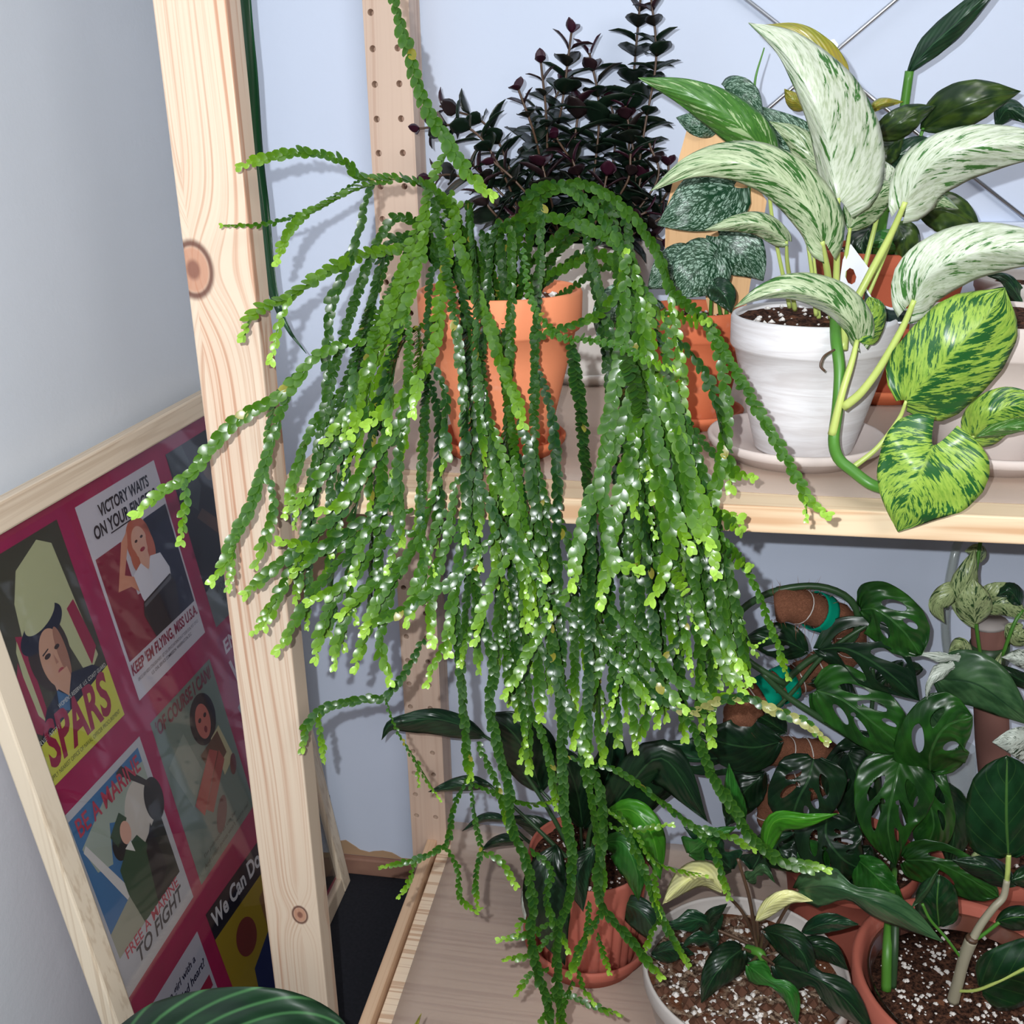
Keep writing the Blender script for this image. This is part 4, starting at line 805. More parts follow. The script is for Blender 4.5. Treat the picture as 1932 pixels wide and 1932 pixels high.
for mid, wl, wr, k in [([(1385,352,.83),(1335,375,.815),(1280,405,.81),(1240,425,.815)], 64, 60, .16), ([(1346,488,.82),(1315,512,.81),(1290,540,.81),(1272,566,.815)], 58, 54, .2), ([(1356,445,.83),(1390,470,.825),(1420,500,.825),(1440,530,.83)], 56, 56, .16), ([(1300,490,.83),(1262,512,.83),(1222,545,.835)], 40, 40, .2),
    ([(1545,310,.87),(1500,270,.86),(1465,235,.86),(1432,200,.865)], 48, 50, .2), ([(1368,168,.86),(1405,180,.85),(1440,222,.855)], 30, 34, .1), ([(1345,236,.85),(1310,232,.845),(1276,222,.85)], 26, 28, .15), ([(1350,540,.80),(1368,558,.795),(1380,590,.80)], 24, 26, .2), ([(1180,560,.86),(1150,590,.85),(1128,640,.855)], 32, 36, .2), ([(1190,640,.84),(1165,665,.835),(1148,700,.84)], 30, 30, .2), ([(1240,590,.83),(1200,600,.82),(1170,625,.82)], 34, 30, .2), ([(1500,330,.87),(1440,320,.86),(1400,300,.86)], 36, 36, .2)]:
    leaf(sp_, 'scindapsus' if wl != 24 else 'darkleaf', mid, wl, wr, .006, .006, 'heart', k)
for p in ([(1370,600,.85),(1375,500,.845),(1385,420,.84),(1385,352,.83)], [(1360,600,.84),(1350,540,.82)], [(1340,600,.84),(1346,488,.82)], [(1430,310,.86),(1425,200,.86),(1425,150,.86),(1442,90,.86)], [(1385,450,.845),(1410,380,.855),(1430,310,.86),(1545,310,.87)]):
    stalk(sp_, p, [.0016, .0012, .0005], 'stem_green')

# ---------------------------------------------------------------- cream-splashed heart-leaf plant in the whitewashed pot
saucer(.086, .768, ZS+.0009, .0655, .0155, M['beigeclay'], 'beige saucer under the whitewashed pot in front', rb=.052)
mp = thing('variegated_pothos', (.089, .768, ZS+.005), 'pothos with large cream-splashed green leaves in whitewashed clay pot, near the upper shelf edge', 'plant')
R_, zs_ = pot(mp, .092, .768, ZS+.0054, .101, .0590, .036, M['whitepot'], rim=.0245, rimd=.0035, soil=.004)
chunks('perlite', mp, .092, .768, R_, zs_, 40, .0022, 'perlite', 8)
ML = [
 ('marble_white', [(1580,376,.70),(1573,330,.70),(1561,262,.695),(1543,205,.69),(1515,150,.69),(1475,92,.70),(1412,43,.71)], 30, 102, .012, .022, 'heart', .10),
 ('olive', [(1604,175,.76),(1565,112,.755),(1508,62,.755),(1440,47,.76)], 16, 26, .004, .004, 'lance', 0),
 ('marble_green', [(1448,290,.73),(1405,245,.715),(1350,205,.71),(1285,172,.71),(1204,147,.715)], 40, 44, .012, .010, 'heart', .06),
 ('marble_mid', [(1552,455,.69),(1535,405,.68),(1490,352,.675),(1435,318,.67),(1370,306,.67),(1300,318,.675),(1228,360,.68)], 44, 54, .012, .018, 'heart', .10),
 ('marble_mid', [(1582,372,.73),(1540,305,.72),(1500,258,.72),(1452,229,.725)], 32, 32, .008, .006, 'ovate', .05),
 ('marble_mid', [(1484,455,.71),(1440,424,.70),(1395,420,.70),(1330,434,.705)], 24, 22, .012, .006, 'heart', .05),
 ('marble_mid', [(1604,430,.74),(1632,390,.735),(1665,365,.735),(1706,352,.74)], 38, 34, .008, .010, 'ovate', .05),
 ('marble_white', [(1665,370,.76),(1668,335,.76),(1666,302,.765)], 8, 34, .003, .006, 'ovate', 0),
 ('marble_mid', [(1698,408,.75),(1745,384,.74),(1775,380,.74),(1808,394,.745)], 22, 18, .006, .004, 'lance', 0),
 ('marble_white', [(1709,381,.70),(1742,322,.69),(1800,288,.68),(1870,272,.675),(1950,272,.675),(2040,300,.68)], 46, 62, .012, .022, 'heart', .10),
 ('marble_white', [(1726,566,.66),(1752,520,.65),(1815,484,.64),(1885,470,.64),(1960,474,.64),(2050,505,.645)], 60, 52, .012, .022, 'heart', .12),
 ('marble_mid', [(1618,642,.69),(1602,605,.68),(1562,570,.675),(1500,550,.67),(1440,556,.67),(1386,580,.675)], 20, 46, .014, .012, 'heart', .08),
 ('marble_lime', [(1622,645,.69),(1634,622,.692),(1645,590,.695),(1640,560,.70)], 18, 30, .004, .006, 'broad', 0),
 ('marble_lime', [(1710,756,.66),(1762,702,.65),(1812,650,.645),(1860,598,.65),(1896,543,.66)], 88, 92, .012, .014, 'full', .05),
 ('marble_lime', [(1760,840,.625),(1742,880,.615),(1715,940,.615),(1694,1003,.625)], 122, 88, .006, .012, 'heart', .30),
 ('marble_lime', [(1838,822,.68),(1870,785,.67),(1915,765,.67),(1990,775,.675)], 44, 46, .008, .010, 'heart', .08),
 ('marble_green', [(1842,824,.67),(1885,808,.665),(1940,800,.665),(2000,812,.67)], 14, 16, .010, .004, 'lance', 0),
]
for mt, mid, wl, wr, dl, dr, sh, lb in ML: leaf(mp, mt, mid, wl, wr, dl, dr, sh, lb, nt=30, nu=9, rip=.0009)
for p, r_ in [([(1581,374,.70),(1580,450,.715),(1577,560,.73),(1578,640,.70)], .0024), ([(1551,455,.69),(1562,520,.71),(1570,600,.74)], .0026), ([(1484,455,.71),(1486,500,.725),(1500,585,.76)], .0016), ([(1446,290,.73),(1458,420,.75),(1490,580,.77)], .0015), ([(1604,430,.74),(1592,520,.745),(1585,610,.75)], .0019), ([(1665,368,.76),(1645,450,.75),(1605,600,.75)], .0019), ([(1708,381,.70),(1682,440,.71),(1640,520,.715),(1600,600,.71),(1590,660,.70)], .0028),
    ([(1725,566,.66),(1702,620,.665),(1662,690,.67),(1625,740,.675),(1592,768,.68)], .0027), ([(1617,642,.69),(1608,680,.685),(1588,745,.68),(1570,820,.68)], .0026), ([(1710,756,.66),(1695,792,.665),(1655,845,.665),(1606,884,.665)], .0018), ([(1758,842,.626),(1720,880,.645),(1680,915,.655),(1655,918,.66)], .0018), ([(1698,408,.75),(1670,480,.75),(1620,600,.75)], .0015), ([(1838,822,.68),(1800,860,.69),(1760,905,.70)], .0018), ([(1520,440,.74),(1530,500,.74),(1540,595,.75)], .0015), ([(1535,480,.75),(1545,600,.755)], .0015)]:
    stalk(mp, p, [r_*.6, r_*.9, r_*.95, r_*1.15], 'stem_lime')
stalk(mp, [(1576,600,.72),(1577,640,.70),(1584,700,.69),(1580,770,.685),(1573,830,.68),(1582,865,.668),(1606,886,.662),(1640,912,.655),(1668,922,.655)], .0038, 'stem_green', 'vine', 40, 10)
stalk(mp, [(1574,660,.69),(1555,672,.682),(1548,690,.68),(1556,700,.68)], .0008, 'stem_brown', 'aerial_root')
# bent plant tag standing in the pot
tg = thing('plant_tag', P(1620, 560, .735), 'bent white and dark green plastic plant tag stuck behind the pothos stems', 'plant tag')
def strip(name, ring, Y0, Y1, mat, th=.0008):
    """ring: px outline as two matching edges (a list, b list)"""
    a, b = ring; V = []; n = len(a)
    for i in range(n):
        Y = Y0+(Y1-Y0)*i/(n-1); V += [P(*a[i], Y), P(*b[i], Y)]
    return mk(name, V, [(2*i, 2*i+1, 2*i+3, 2*i+2) for i in range(n-1)], M[mat], tg, solid=th)
# upright panel with a punched hole
out = [(1605,460),(1646,515),(1634,545),(1622,575),(1608,608),(1592,575),(1583,540),(1590,490)]
cx, cy = 1605, 521; inn = [(cx+(10*math.cos(g)-14*math.sin(g)*.25), cy+(14*math.sin(g)+10*math.cos(g)*.7)) for g in [math.radians(a) for a in (-80, -20, 20, 60, 100, 150, 190, 240)]]
V = [P(x, y, .742) for x, y in out]+[P(x, y, .742) for x, y in inn]; n = 8
mk('tag_panel', V, [(i, (i+1) % n, n+(i+1) % n, n+i) for i in range(n)], M['tagw'], tg, smooth=False, solid=.0008)
strip('green_band', ([(1632,548),(1650,575),(1680,585),(1720,587),(1770,588),(1820,588)], [(1630,598),(1650,605),(1680,607),(1720,607),(1770,608),(1820,608)]), .742, .752, 'tagg')
strip('white_edge', ([(1632,540),(1650,570),(1680,580),(1720,583),(1770,584),(1820,584)], [(1632,548),(1650,575),(1680,585),(1720,587),(1770,588),(1820,588)]), .7418, .7518, 'tagw')
strip('white_edge', ([(1630,598),(1650,605),(1680,607),(1720,607),(1770,608),(1820,608)], [(1630,602),(1650,609),(1680,611),(1720,611),(1770,612),(1820,612)]), .7418, .7518, 'tagw')

# second pale pot at the right edge, rust pot and grey pot behind
saucer(.225, .776, ZS+.0009, .0655, .0155, M['beigeclay'], 'beige saucer at the right edge of the upper shelf', rb=.052)
rp = thing('potted_soil', (.225, .776, ZS+.005), 'pale clay pot of soil at the right edge, behind the lime heart leaves', 'plant pot')
R_, zs_ = pot(rp, .225, .776, ZS+.0054, .101, .0635, .036, M['beigeclay'], rim=.0245, rimd=.0035, soil=.004)
saucer(.176, .962, ZS+.0009, .050, .013, M['terra2'], 'orange saucer at the back behind the whitewashed pot')
bp2 = thing('spotted_climber', (.176, .962, ZS+.005), 'tall dark green spotted-leaf climber in rust brown pot behind the pothos', 'plant')
R_, zs_ = pot(bp2, .176, .962, ZS+.0054, .128, .066, .044, M['rust'], rim=.018, rimd=.002, soil=.006)
chunks('perlite', bp2, .176, .962, R_, zs_, 60, .002, 'perlite', 9)
for mt, mid, wl, wr, sh in [('darkleaf', [(1716,134,.93),(1752,92,.92),(1800,48,.91),(1860,-10,.90),(1910,-60,.90)], 22, 20, 'lance'), ('spotleaf', [(1742,242,.95),(1790,212,.93),(1850,188,.92),(1926,172,.93)], 38, 34, 'ovate'), ('spotleaf', [(1650,258,.92),(1690,235,.90),(1725,215,.90),(1765,200,.91)], 22, 24, 'ovate'), ('olive', [(1640,212,.92),(1662,196,.91),(1704,192,.92)], 9, 8, 'lance'),
    ('spotleaf', [(1730,395,.92),(1775,395,.90),(1815,410,.90),(1852,438,.91)], 30, 36, 'ovate'), ('darkleaf', [(1640,300,.94),(1700,290,.93),(1740,275,.93),(1790,280,.94)], 20, 30, 'ovate'), ('spotleaf', [(1690,420,.90),(1705,450,.89),(1700,500,.90)], 26, 22, 'ovate'), ('dark2', [(1650,420,.95),(1625,460,.94),(1640,500,.94)], 26, 26, 'ovate'), ('olive', [(1520,205,.93),(1500,190,.92),(1480,168,.92)], 14, 12, 'ovate'), ('darkleaf', [(1880,235,.95),(1905,205,.94),(1950,235,.94)], 16, 18, 'lance'), ('spotleaf', [(1790,320,.96),(1760,330,.95),(1700,340,.95)], 26, 26, 'ovate'), ('dark2', [(1640,340,.96),(1610,300,.95),(1590,250,.955)], 26, 26, 'ovate'), ('darkleaf', [(1690,380,.95),(1730,350,.94),(1790,345,.94)], 26, 24, 'ovate'), ('spotleaf', [(1700,260,.93),(1670,290,.92),(1650,330,.92)], 20, 24, 'ovate'), ('midleaf', [(1700,470,.9),(1670,455,.89),(1640,465,.89)], 20, 20, 'ovate')]:
    leaf(bp2, mt, mid, wl*1.22, wr*1.22, .006, .006, sh, .03)
stalk(bp2, [(1716,134,.93),(1705,210,.935),(1690,300,.94),(1668,400,.94),(1650,520,.945)], [.0036, .0042, .0045], 'stem_green', 'stem')
stalk(bp2, [(1700,330,.94),(1725,290,.945),(1742,242,.95)], .0015, 'stem_green'); stalk(bp2, [(1668,400,.94),(1700,390,.93),(1730,395,.92)], .0015, 'stem_green')
gp = thing('grey_nursery_pot', (.315, .975, ZS+.002), 'grey nursery pot with sparse foliage at the right edge, far back', 'plant')
R_, zs_ = pot(gp, .315, .975, ZS+.0012, .105, .062, .045, M['stone'], rim=.012, rimd=.002)
chunks('perlite', gp, .315, .975, R_, zs_, 60, .002, 'perlite', 4)
for mid, wl, wr in [([(1932,600,.94),(1900,560,.93),(1850,555,.93)], 18, 18), ([(1940,590,.93),(1900,530,.92),(1862,520,.92)], 14, 16)]: leaf(gp, 'darkleaf', mid, wl, wr, .004, .004, 'ovate')

# long strap leaf hanging behind the left post
lo = leaf(None, 'strapgreen', [(405,-700,.86),(425,-350,.86),(450,0,.86),(464,150,.86),(476,290,.86),(494,420,.855),(512,540,.85),(540,615,.85),(578,667,.85)], 24, 22, .004, .004, 'full', 0, name='strap_leaf', nt=60)
tag(lo, 'long dark green strap leaf hanging down behind the front post', 'leaf')
# ---------------------------------------------------------------- lower shelf plants
# ribbed red pot with white-edged dark leaves
rp2 = thing('ribbed_pot_plant', (-.078, .905, ZL+.001), 'dark broad-leaved plant in ribbed red clay pot, at the left of the lower shelf', 'plant')
saucer(-.078, .905, ZL+.0013, .072, .030, M['terra_red'], 'deep red clay saucer under the ribbed pot', rb=.060)
R_, zs_ = pot(rp2, -.078, .905, ZL+.0058, .128, .066, .054, M['terra_red'], rim=0, ribs=26, soil=.012)
chunks('perlite', rp2, -.078, .905, R_, zs_, 90, .0024, 'perlite', 12)
for mt, mid, wl, wr, sh in [('darkleaf', [(912,1388,.93),(870,1368,.92),(820,1356,.91),(770,1360,.905),(735,1368,.90),(720,1396,.905)], 30, 20, 'ovate'), ('darkleaf', [(925,1482,.92),(870,1483,.91),(808,1494,.91)], 10, 20, 'lance'),
    ('dark2', [(1020,1490,.92),(998,1430,.91),(965,1380,.905),(918,1345,.91)], 46, 60, 'ovate'), ('dark2', [(985,1586,.90),(940,1590,.89),(905,1606,.89)], 8, 16, 'lance'), ('darkleaf', [(960,1548,.95),(915,1545,.94),(872,1568,.94)], 6, 12, 'lance'),
    ('brightleaf', [(1150,1530,.88),(1195,1530,.86),(1232,1580,.85),(1246,1660,.86)], 26, 40, 'ovate'), ('midleaf', [(1135,1590,.87),(1175,1590,.85),(1200,1640,.84),(1205,1700,.85)], 22, 36, 'ovate'),
    ('dark2', [(1048,1600,.86),(1030,1660,.835),(1038,1740,.825),(1066,1822,.83)], 46, 44, 'ovate'), ('marble_silver', [(1010,1640,.86),(992,1690,.85),(990,1740,.85)], 10, 10, 'lance'),
    ('dark2', [(1120,1580,.90),(1175,1500,.88),(1250,1430,.87),(1335,1550,.865)], 40, 60, 'ovate'), ('dark2', [(1100,1560,.92),(1085,1480,.90),(1050,1400,.90)], 40, 44, 'ovate'), ('darkleaf', [(1110,1560,.93),(1150,1450,.92),(1160,1360,.92)], 38, 42, 'ovate'),
    ('darkleaf', [(1160,1700,.87),(1210,1720,.85),(1255,1790,.84)], 24, 34, 'ovate'), ('dark2', [(1070,1600,.95),(1010,1560,.94),(960,1540,.94)], 20, 24, 'ovate'), ('darkleaf', [(1120,1600,.84),(1090,1650,.82),(1100,1720,.82)], 24, 24, 'ovate'), ('dark2', [(1140,1560,.94),(1210,1500,.93),(1290,1480,.92)], 40, 40, 'ovate')]:
    leaf(rp2, mt, mid, wl, wr, .008, .008, sh, .03)
for p in ([(1090,1640,.90),(1010,1560,.91),(925,1482,.92)], [(1095,1640,.90),(1030,1520,.91),(960,1420,.92),(912,1388,.93)], [(1100,1640,.9),(1060,1540,.91),(1020,1490,.92)], [(1095,1645,.9),(1000,1590,.93),(960,1548,.95)], [(1105,1640,.89),(1115,1560,.88),(1150,1530,.88)], [(1110,1640,.9),(1120,1580,.9)], [(1100,1640,.9),(1095,1560,.92)]):
    stalk(rp2, p, [.003, .0022, .0016], 'stem_dark')
stalk(rp2, [(1115,1650,.89),(1125,1600,.885),(1140,1560,.885)], .0028, 'stem_brown')

# big pale bowl with climbing lobed plant
rb_ = thing('lobed_leaf_plant', (.084, .789, ZL+.001), 'plant with lobed dark leaves and two cream leaves in wide pale bowl, lower shelf middle', 'plant')
R_, zs_ = pot(rb_, .084, .789, ZL+.0012, .108, .098, .074, M['stone'], rim=.020, rimd=.003, soil=.020, soilmat='barkmix')
chunks('perlite', rb_, .084, .789, R_, zs_, 520, .0030, 'perlite', 21); chunks('bark_chips', rb_, .084, .789, R_, zs_+.001, 130, .0065, 'bark', 22)
LL = [('creamleaf', [(1364,1682,.75),(1335,1655,.735),(1300,1660,.73),(1250,1706,.735)], 20, 30, 'ovate', .022), ('creamleaf', [(1428,1736,.74),(1455,1705,.73),(1490,1690,.73),(1534,1700,.735)], 14, 20, 'ovate', .006),
    ('darkleaf', [(1355,1755,.76),(1320,1735,.75),(1270,1745,.745),(1240,1740,.75)], 34, 30, 'lobed', .004), ('dark2', [(1340,1760,.76),(1340,1730,.75),(1372,1705,.745)], 12, 16, 'ovate', .004),
    ('dark2', [(1400,1790,.74),(1372,1812,.72),(1345,1845,.71),(1323,1892,.715)], 36, 32, 'heart', .010), ('darkleaf', [(1355,1775,.75),(1310,1770,.74),(1285,1790,.74)], 22, 20, 'lobed', .004),
    ('dark2', [(1442,1756,.74),(1480,1768,.72),(1515,1800,.71),(1534,1856,.715)], 26, 32, 'ovate', .010), ('midleaf', [(1412,1822,.72),(1450,1850,.70),(1490,1875,.69),(1505,1935,.695)], 26, 24, 'fiddle', .008),
    ('dark2', [(1462,1820,.73),(1530,1840,.71),(1590,1880,.70),(1650,1950,.705)], 44, 52, 'fiddle', .012), ('darkleaf', [(1515,1758,.75),(1560,1742,.74),(1620,1744,.745)], 20, 18, 'ovate', .004),
    ('greyleaf', [(1505,1678,.74),(1560,1672,.72),(1620,1690,.71),(1700,1725,.71),(1780,1778,.72)], 44, 42, 'fiddle', .012), ('dark2', [(1390,1800,.75),(1420,1815,.74),(1450,1840,.74)], 12, 14, 'ovate', .004), ('darkleaf', [(1230,1800,.79),(1270,1790,.78),(1310,1800,.78)], 16, 26, 'ovate', .004),
    ('midleaf', [(1300,1610,.79),(1340,1580,.78),(1390,1560,.78)], 34, 34, 'lobed', .006), ('darkleaf', [(1380,1640,.80),(1330,1590,.79),(1290,1560,.79)], 34, 40, 'lobed', .006), ('greyleaf', [(1410,1660,.78),(1440,1640,.77),(1462,1665,.77)], 16, 16, 'lobed', .004), ('dark2', [(1500,1780,.76),(1560,1790,.75),(1600,1830,.75)], 20, 26, 'ovate', .006), ('darkleaf', [(1420,1640,.81),(1450,1590,.80),(1500,1570,.80)], 34, 34, 'lobed', .006), ('midleaf', [(1400,1560,.82),(1380,1500,.81),(1375,1440,.81)], 16, 22, 'lance', .004)]
for mt, mid, wl, wr, sh, d_ in LL: leaf(rb_, mt, mid, wl, wr, d_, d_, sh, .03)
leaf(rb_, 'brightleaf', [(1440,1620,.80),(1460,1550,.78),(1520,1545,.77),(1580,1535,.775)], 16, 26, .006, .006, 'lance', 0)
for p in ([(1430,1780,.76),(1400,1720,.755),(1364,1682,.75)], [(1432,1785,.755),(1430,1760,.745),(1428,1736,.74)], [(1430,1800,.75),(1415,1700,.75),(1392,1620,.75)], [(1430,1800,.755),(1400,1790,.74)], [(1435,1790,.75),(1442,1756,.74)], [(1432,1800,.745),(1462,1820,.73)], [(1430,1790,.76),(1390,1770,.76),(1355,1755,.76)], [(1440,1790,.76),(1480,1720,.75),(1505,1678,.74)], [(1432,1800,.75),(1412,1822,.72)]):
    stalk(rb_, p, [.0018, .0014], 'stem_brown')
stalk(rb_, [(1410,1790,.755),(1435,1800,.745),(1440,1830,.745)], .0045, 'stem_green', 'crown')

# clear nursery pot inside a terracotta cache pot, with small tree
saucerless = thing('cache_pot', (.290, .790, ZL+.001), 'wide terracotta cache pot at the lower right holding a clear nursery pot', 'plant pot')
prof = [(.002, ZL+.001), (.078, ZL+.001), (.088, ZL+.03), (.098, ZL+.085), (.106, ZL+.088), (.108, ZL+.124), (.104, ZL+.126), (.100, ZL+.122), (.096, ZL+.10), (.084, ZL+.03), (.074, ZL+.006), (.002, ZL+.006)]
mk('pot', *lathe(prof, .290, .790), M['terra_red'], saucerless)
ft = thing('small_tree', (.291, .791, ZL+.009), 'small tree with grey cut trunk and round dark leaves in clear nursery pot, lower right', 'plant')
prof = [(.002, ZL+.008), (.068, ZL+.008), (.0715, ZL+.014), (.0925, ZL+.110), (.0945, ZL+.113), (.0945, ZL+.116), (.0915, ZL+.115), (.070, ZL+.014), (.002, ZL+.012)]
mk('clear_pot', *lathe(prof, .291, .791), M['clear'], ft)
prof = [(.002, ZL+.0125), (.066, ZL+.0125), (.0880, ZL+.100), (.060, ZL+.1035), (.03, ZL+.1045), (.002, ZL+.105)]
mk('soil', *lathe(prof, .291, .791), M['soil'], ft); chunks('perlite', ft, .291, .791, .087, ZL+.1035, 400, .0022, 'perlite', 31)
for p, r_, mt in [([(1798,1888,.755),(1808,1850,.752),(1820,1805,.75),(1833,1772,.748)], [.0054, .0050, .0055], 'stem_grey'), ([(1831,1780,.748),(1850,1745,.75),(1875,1712,.752),(1893,1692,.755),(1900,1660,.757)], [.0036, .0032, .0028], 'stem_grey'), ([(1838,1775,.75),(1862,1758,.748),(1885,1740,.748)], .0016, 'stem_green'),
    ([(1898,1680,.757),(1901,1650,.757),(1903,1612,.757)], .0022, 'stem_lime'), ([(1812,1806,.75),(1785,1770,.748),(1755,1735,.745),(1740,1705,.745)], .0013, 'stem_green'), ([(1805,1870,.752),(1850,1866,.735),(1932,1828,.72),(1990,1800,.715)], .0014, 'stem_lime')]:
    stalk(ft, p, r_, mt, 'trunk' if mt == 'stem_grey' else 'stalk')
stalk(ft, [(1672,1868,.785),(1674,1790,.80),(1680,1710,.84),(1688,1640,.885)], [.0048, .0045, .003], 'stem_green', 'stem'); stalk(ft, [(1684,1862,.790),(1688,1790,.80),(1690,1700,.83)], .0036, 'stem_dark', 'stem')
mk('cut_end', *tube([P(1833, 1772, .748), P(1835, 1768, .7475)], [.0056, .0045], 12), M['stem_brown'], ft)
for mt, mid, wl, wr, sh in [('ficus', [(1903,1616,.757),(1899,1550,.75),(1899,1490,.75),(1900,1425,.755)], 78, 72, 'broad'), ('ficus', [(1852,1866,.735),(1900,1845,.725),(1960,1820,.72),(2010,1800,.72)], 62, 60, 'broad'), ('ficus', [(1772,1748,.75),(1768,1700,.745),(1772,1650,.75)], 42, 40, 'broad'), ('ficus', [(1880,1738,.748),(1920,1730,.742),(1980,1735,.742)], 22, 26, 'ovate'), ('dark2', [(1915,1670,.76),(1870,1640,.755),(1830,1630,.755),(1795,1622,.76)], 26, 22, 'ovate'), ('ficus', [(1910,1660,.75),(1945,1650,.75),(1990,1650,.75)], 20, 26, 'ovate')]:
    leaf(ft, mt, mid, wl, wr, .010, .010, sh, .02)
leaf(ft, 'greyleaf', [(1720,1712,.735),(1745,1680,.73),(1772,1638,.735)], 5, 8, .004, .006, 'lance', 0, name='rolled_leaf')
# pot for the holed-leaf climber
hp = thing('holed_leaf_climber', (.200, .985, ZL+.001), 'climber with holed leaves on curled fibre pole with green ties, lower shelf behind', 'plant')
R_, zs_ = pot(hp, .205, .965, ZL+.0012, .118, .072, .055, M['terra_red'], rim=.020, rimd=.003)
chunks('perlite', hp, .205, .965, R_, zs_, 180, .0025, 'perlite', 41)
c = cr([(1462,1143,.90),(1490,1142,.90),(1530,1150,.91),(1580,1170,.93),(1606,1205,.95),(1585,1240,.96),(1530,1268,.95),(1460,1300,.93),(1405,1335,.92),(1395,1372,.93),(1430,1408,.95),(1500,1420,.97),(1556,1425,.98),(1550,1470,.98),(1470,1500,.975),(1455,1540,.97),(1500,1600,.965),(1560,1640,.965)], 160)
path = np.array([P(*q) for q in c])
rad = .0160*(1+.045*np.sin(np.linspace(0, 60, 160))+.03*np.sin(np.linspace(0, 173, 160))); rad[0] *= .9
tv, tf = tube(path, rad, 20); tv = [p+(p-path[min(159, i//20)])*(.16*mnoise.noise(Vector(p*95))+.08*mnoise.noise(Vector(p*300))) for i, p in enumerate(tv)]
pole = mk('fibre_pole', tv, tf, M['coco'], hp)
fz = []; rg = np.random.RandomState(3)
for i in range(420):
    k = rg.randint(0, 60) if i < 300 else rg.randint(0, 159); d = rg.normal(size=3); d /= np.linalg.norm(d); p0 = path[k]+d*.014; p1 = p0+d*rg.uniform(.006, .022)+rg.normal(size=3)*.002; s_ = np.cross(d, [0, 1, 0])*.00038
    fz.append(([p0-s_, p0+s_, p1], [(0, 1, 2)]))
o = mk('loose_fibres', *merge(*fz), M['coco'], pole); tag(o, kind='stuff')
def tie(k, r_=.0185, wd=.0075):
    T = path[k+1]-path[k-1]; T /= np.linalg.norm(T); pr_ = np.array([path[k]-T*wd, path[k]-T*wd*.5, path[k]+T*wd*.5, path[k]+T*wd]); return mk('velcro_tie', *tube(pr_, r_, 20, False), M['velcro'], pole, solid=.001)
def kk(x, y): return int(np.argmin([np.hypot(*(np.array(project(p))-[x, y])) for p in path]))
for x, y in [(1546,1158), (1482,1290), (1446,1310)]: tie(min(157, max(2, kk(x, y))))
V = [P(1545,1510,.93), P(1552,1508,.93), P(1556,1524,.93), P(1548,1530,.93)]
mk('velcro_tie', V, [(0, 1, 2, 3)], M['velcro'], hp, solid=.001)
for p, r_ in [([(1480,1290,.90),(1410,1245,.90),(1376,1195,.905),(1400,1150,.91),(1460,1116,.90),(1540,1106,.90),(1600,1128,.90),(1620,1172,.905),(1600,1215,.91),(1540,1238,.915),(1500,1268,.915),(1460,1310,.915)], .0034),
    ([(1440,1270,.90),(1480,1310,.90),(1540,1350,.90),(1600,1388,.91),(1640,1420,.92),(1660,1500,.94),(1680,1600,.95)], .0034), ([(1450,1350,.90),(1500,1300,.90),(1550,1240,.90),(1610,1195,.90),(1665,1165,.905)], .0022), ([(1560,1238,.91),(1585,1300,.90),(1620,1350,.90)], .0016), ([(1640,1380,.92),(1648,1300,.93),(1646,1260,.935)], .0022), ([(1690,1600,.95),(1685,1640,.955),(1690,1680,.96)], .0036)]:
    stalk(hp, p, r_, 'stem_dark', 'vine', 40)
H5 = [(.45, .30, .26, .10, 1.0), (.42, .52, .26, .09, 1.0), (.35, .72, .16, .07, 1.0), (-.45, .32, .26, .10, -1.0), (-.40, .55, .24, .09, -1.0), (-.22, .42, .07, .05, 0), (.2, .40, .07, .05, 0)]
H3 = [(.45, .35, .28, .13, 1.0), (.38, .62, .2, .09, 1.0), (-.45, .45, .24, .11, -1.0)]
HB = [(.50, .30, .42, .16, .9), (.45, .58, .36, .12, .9), (-.50, .34, .42, .15, -.9), (-.42, .62, .3, .11, -.9)]
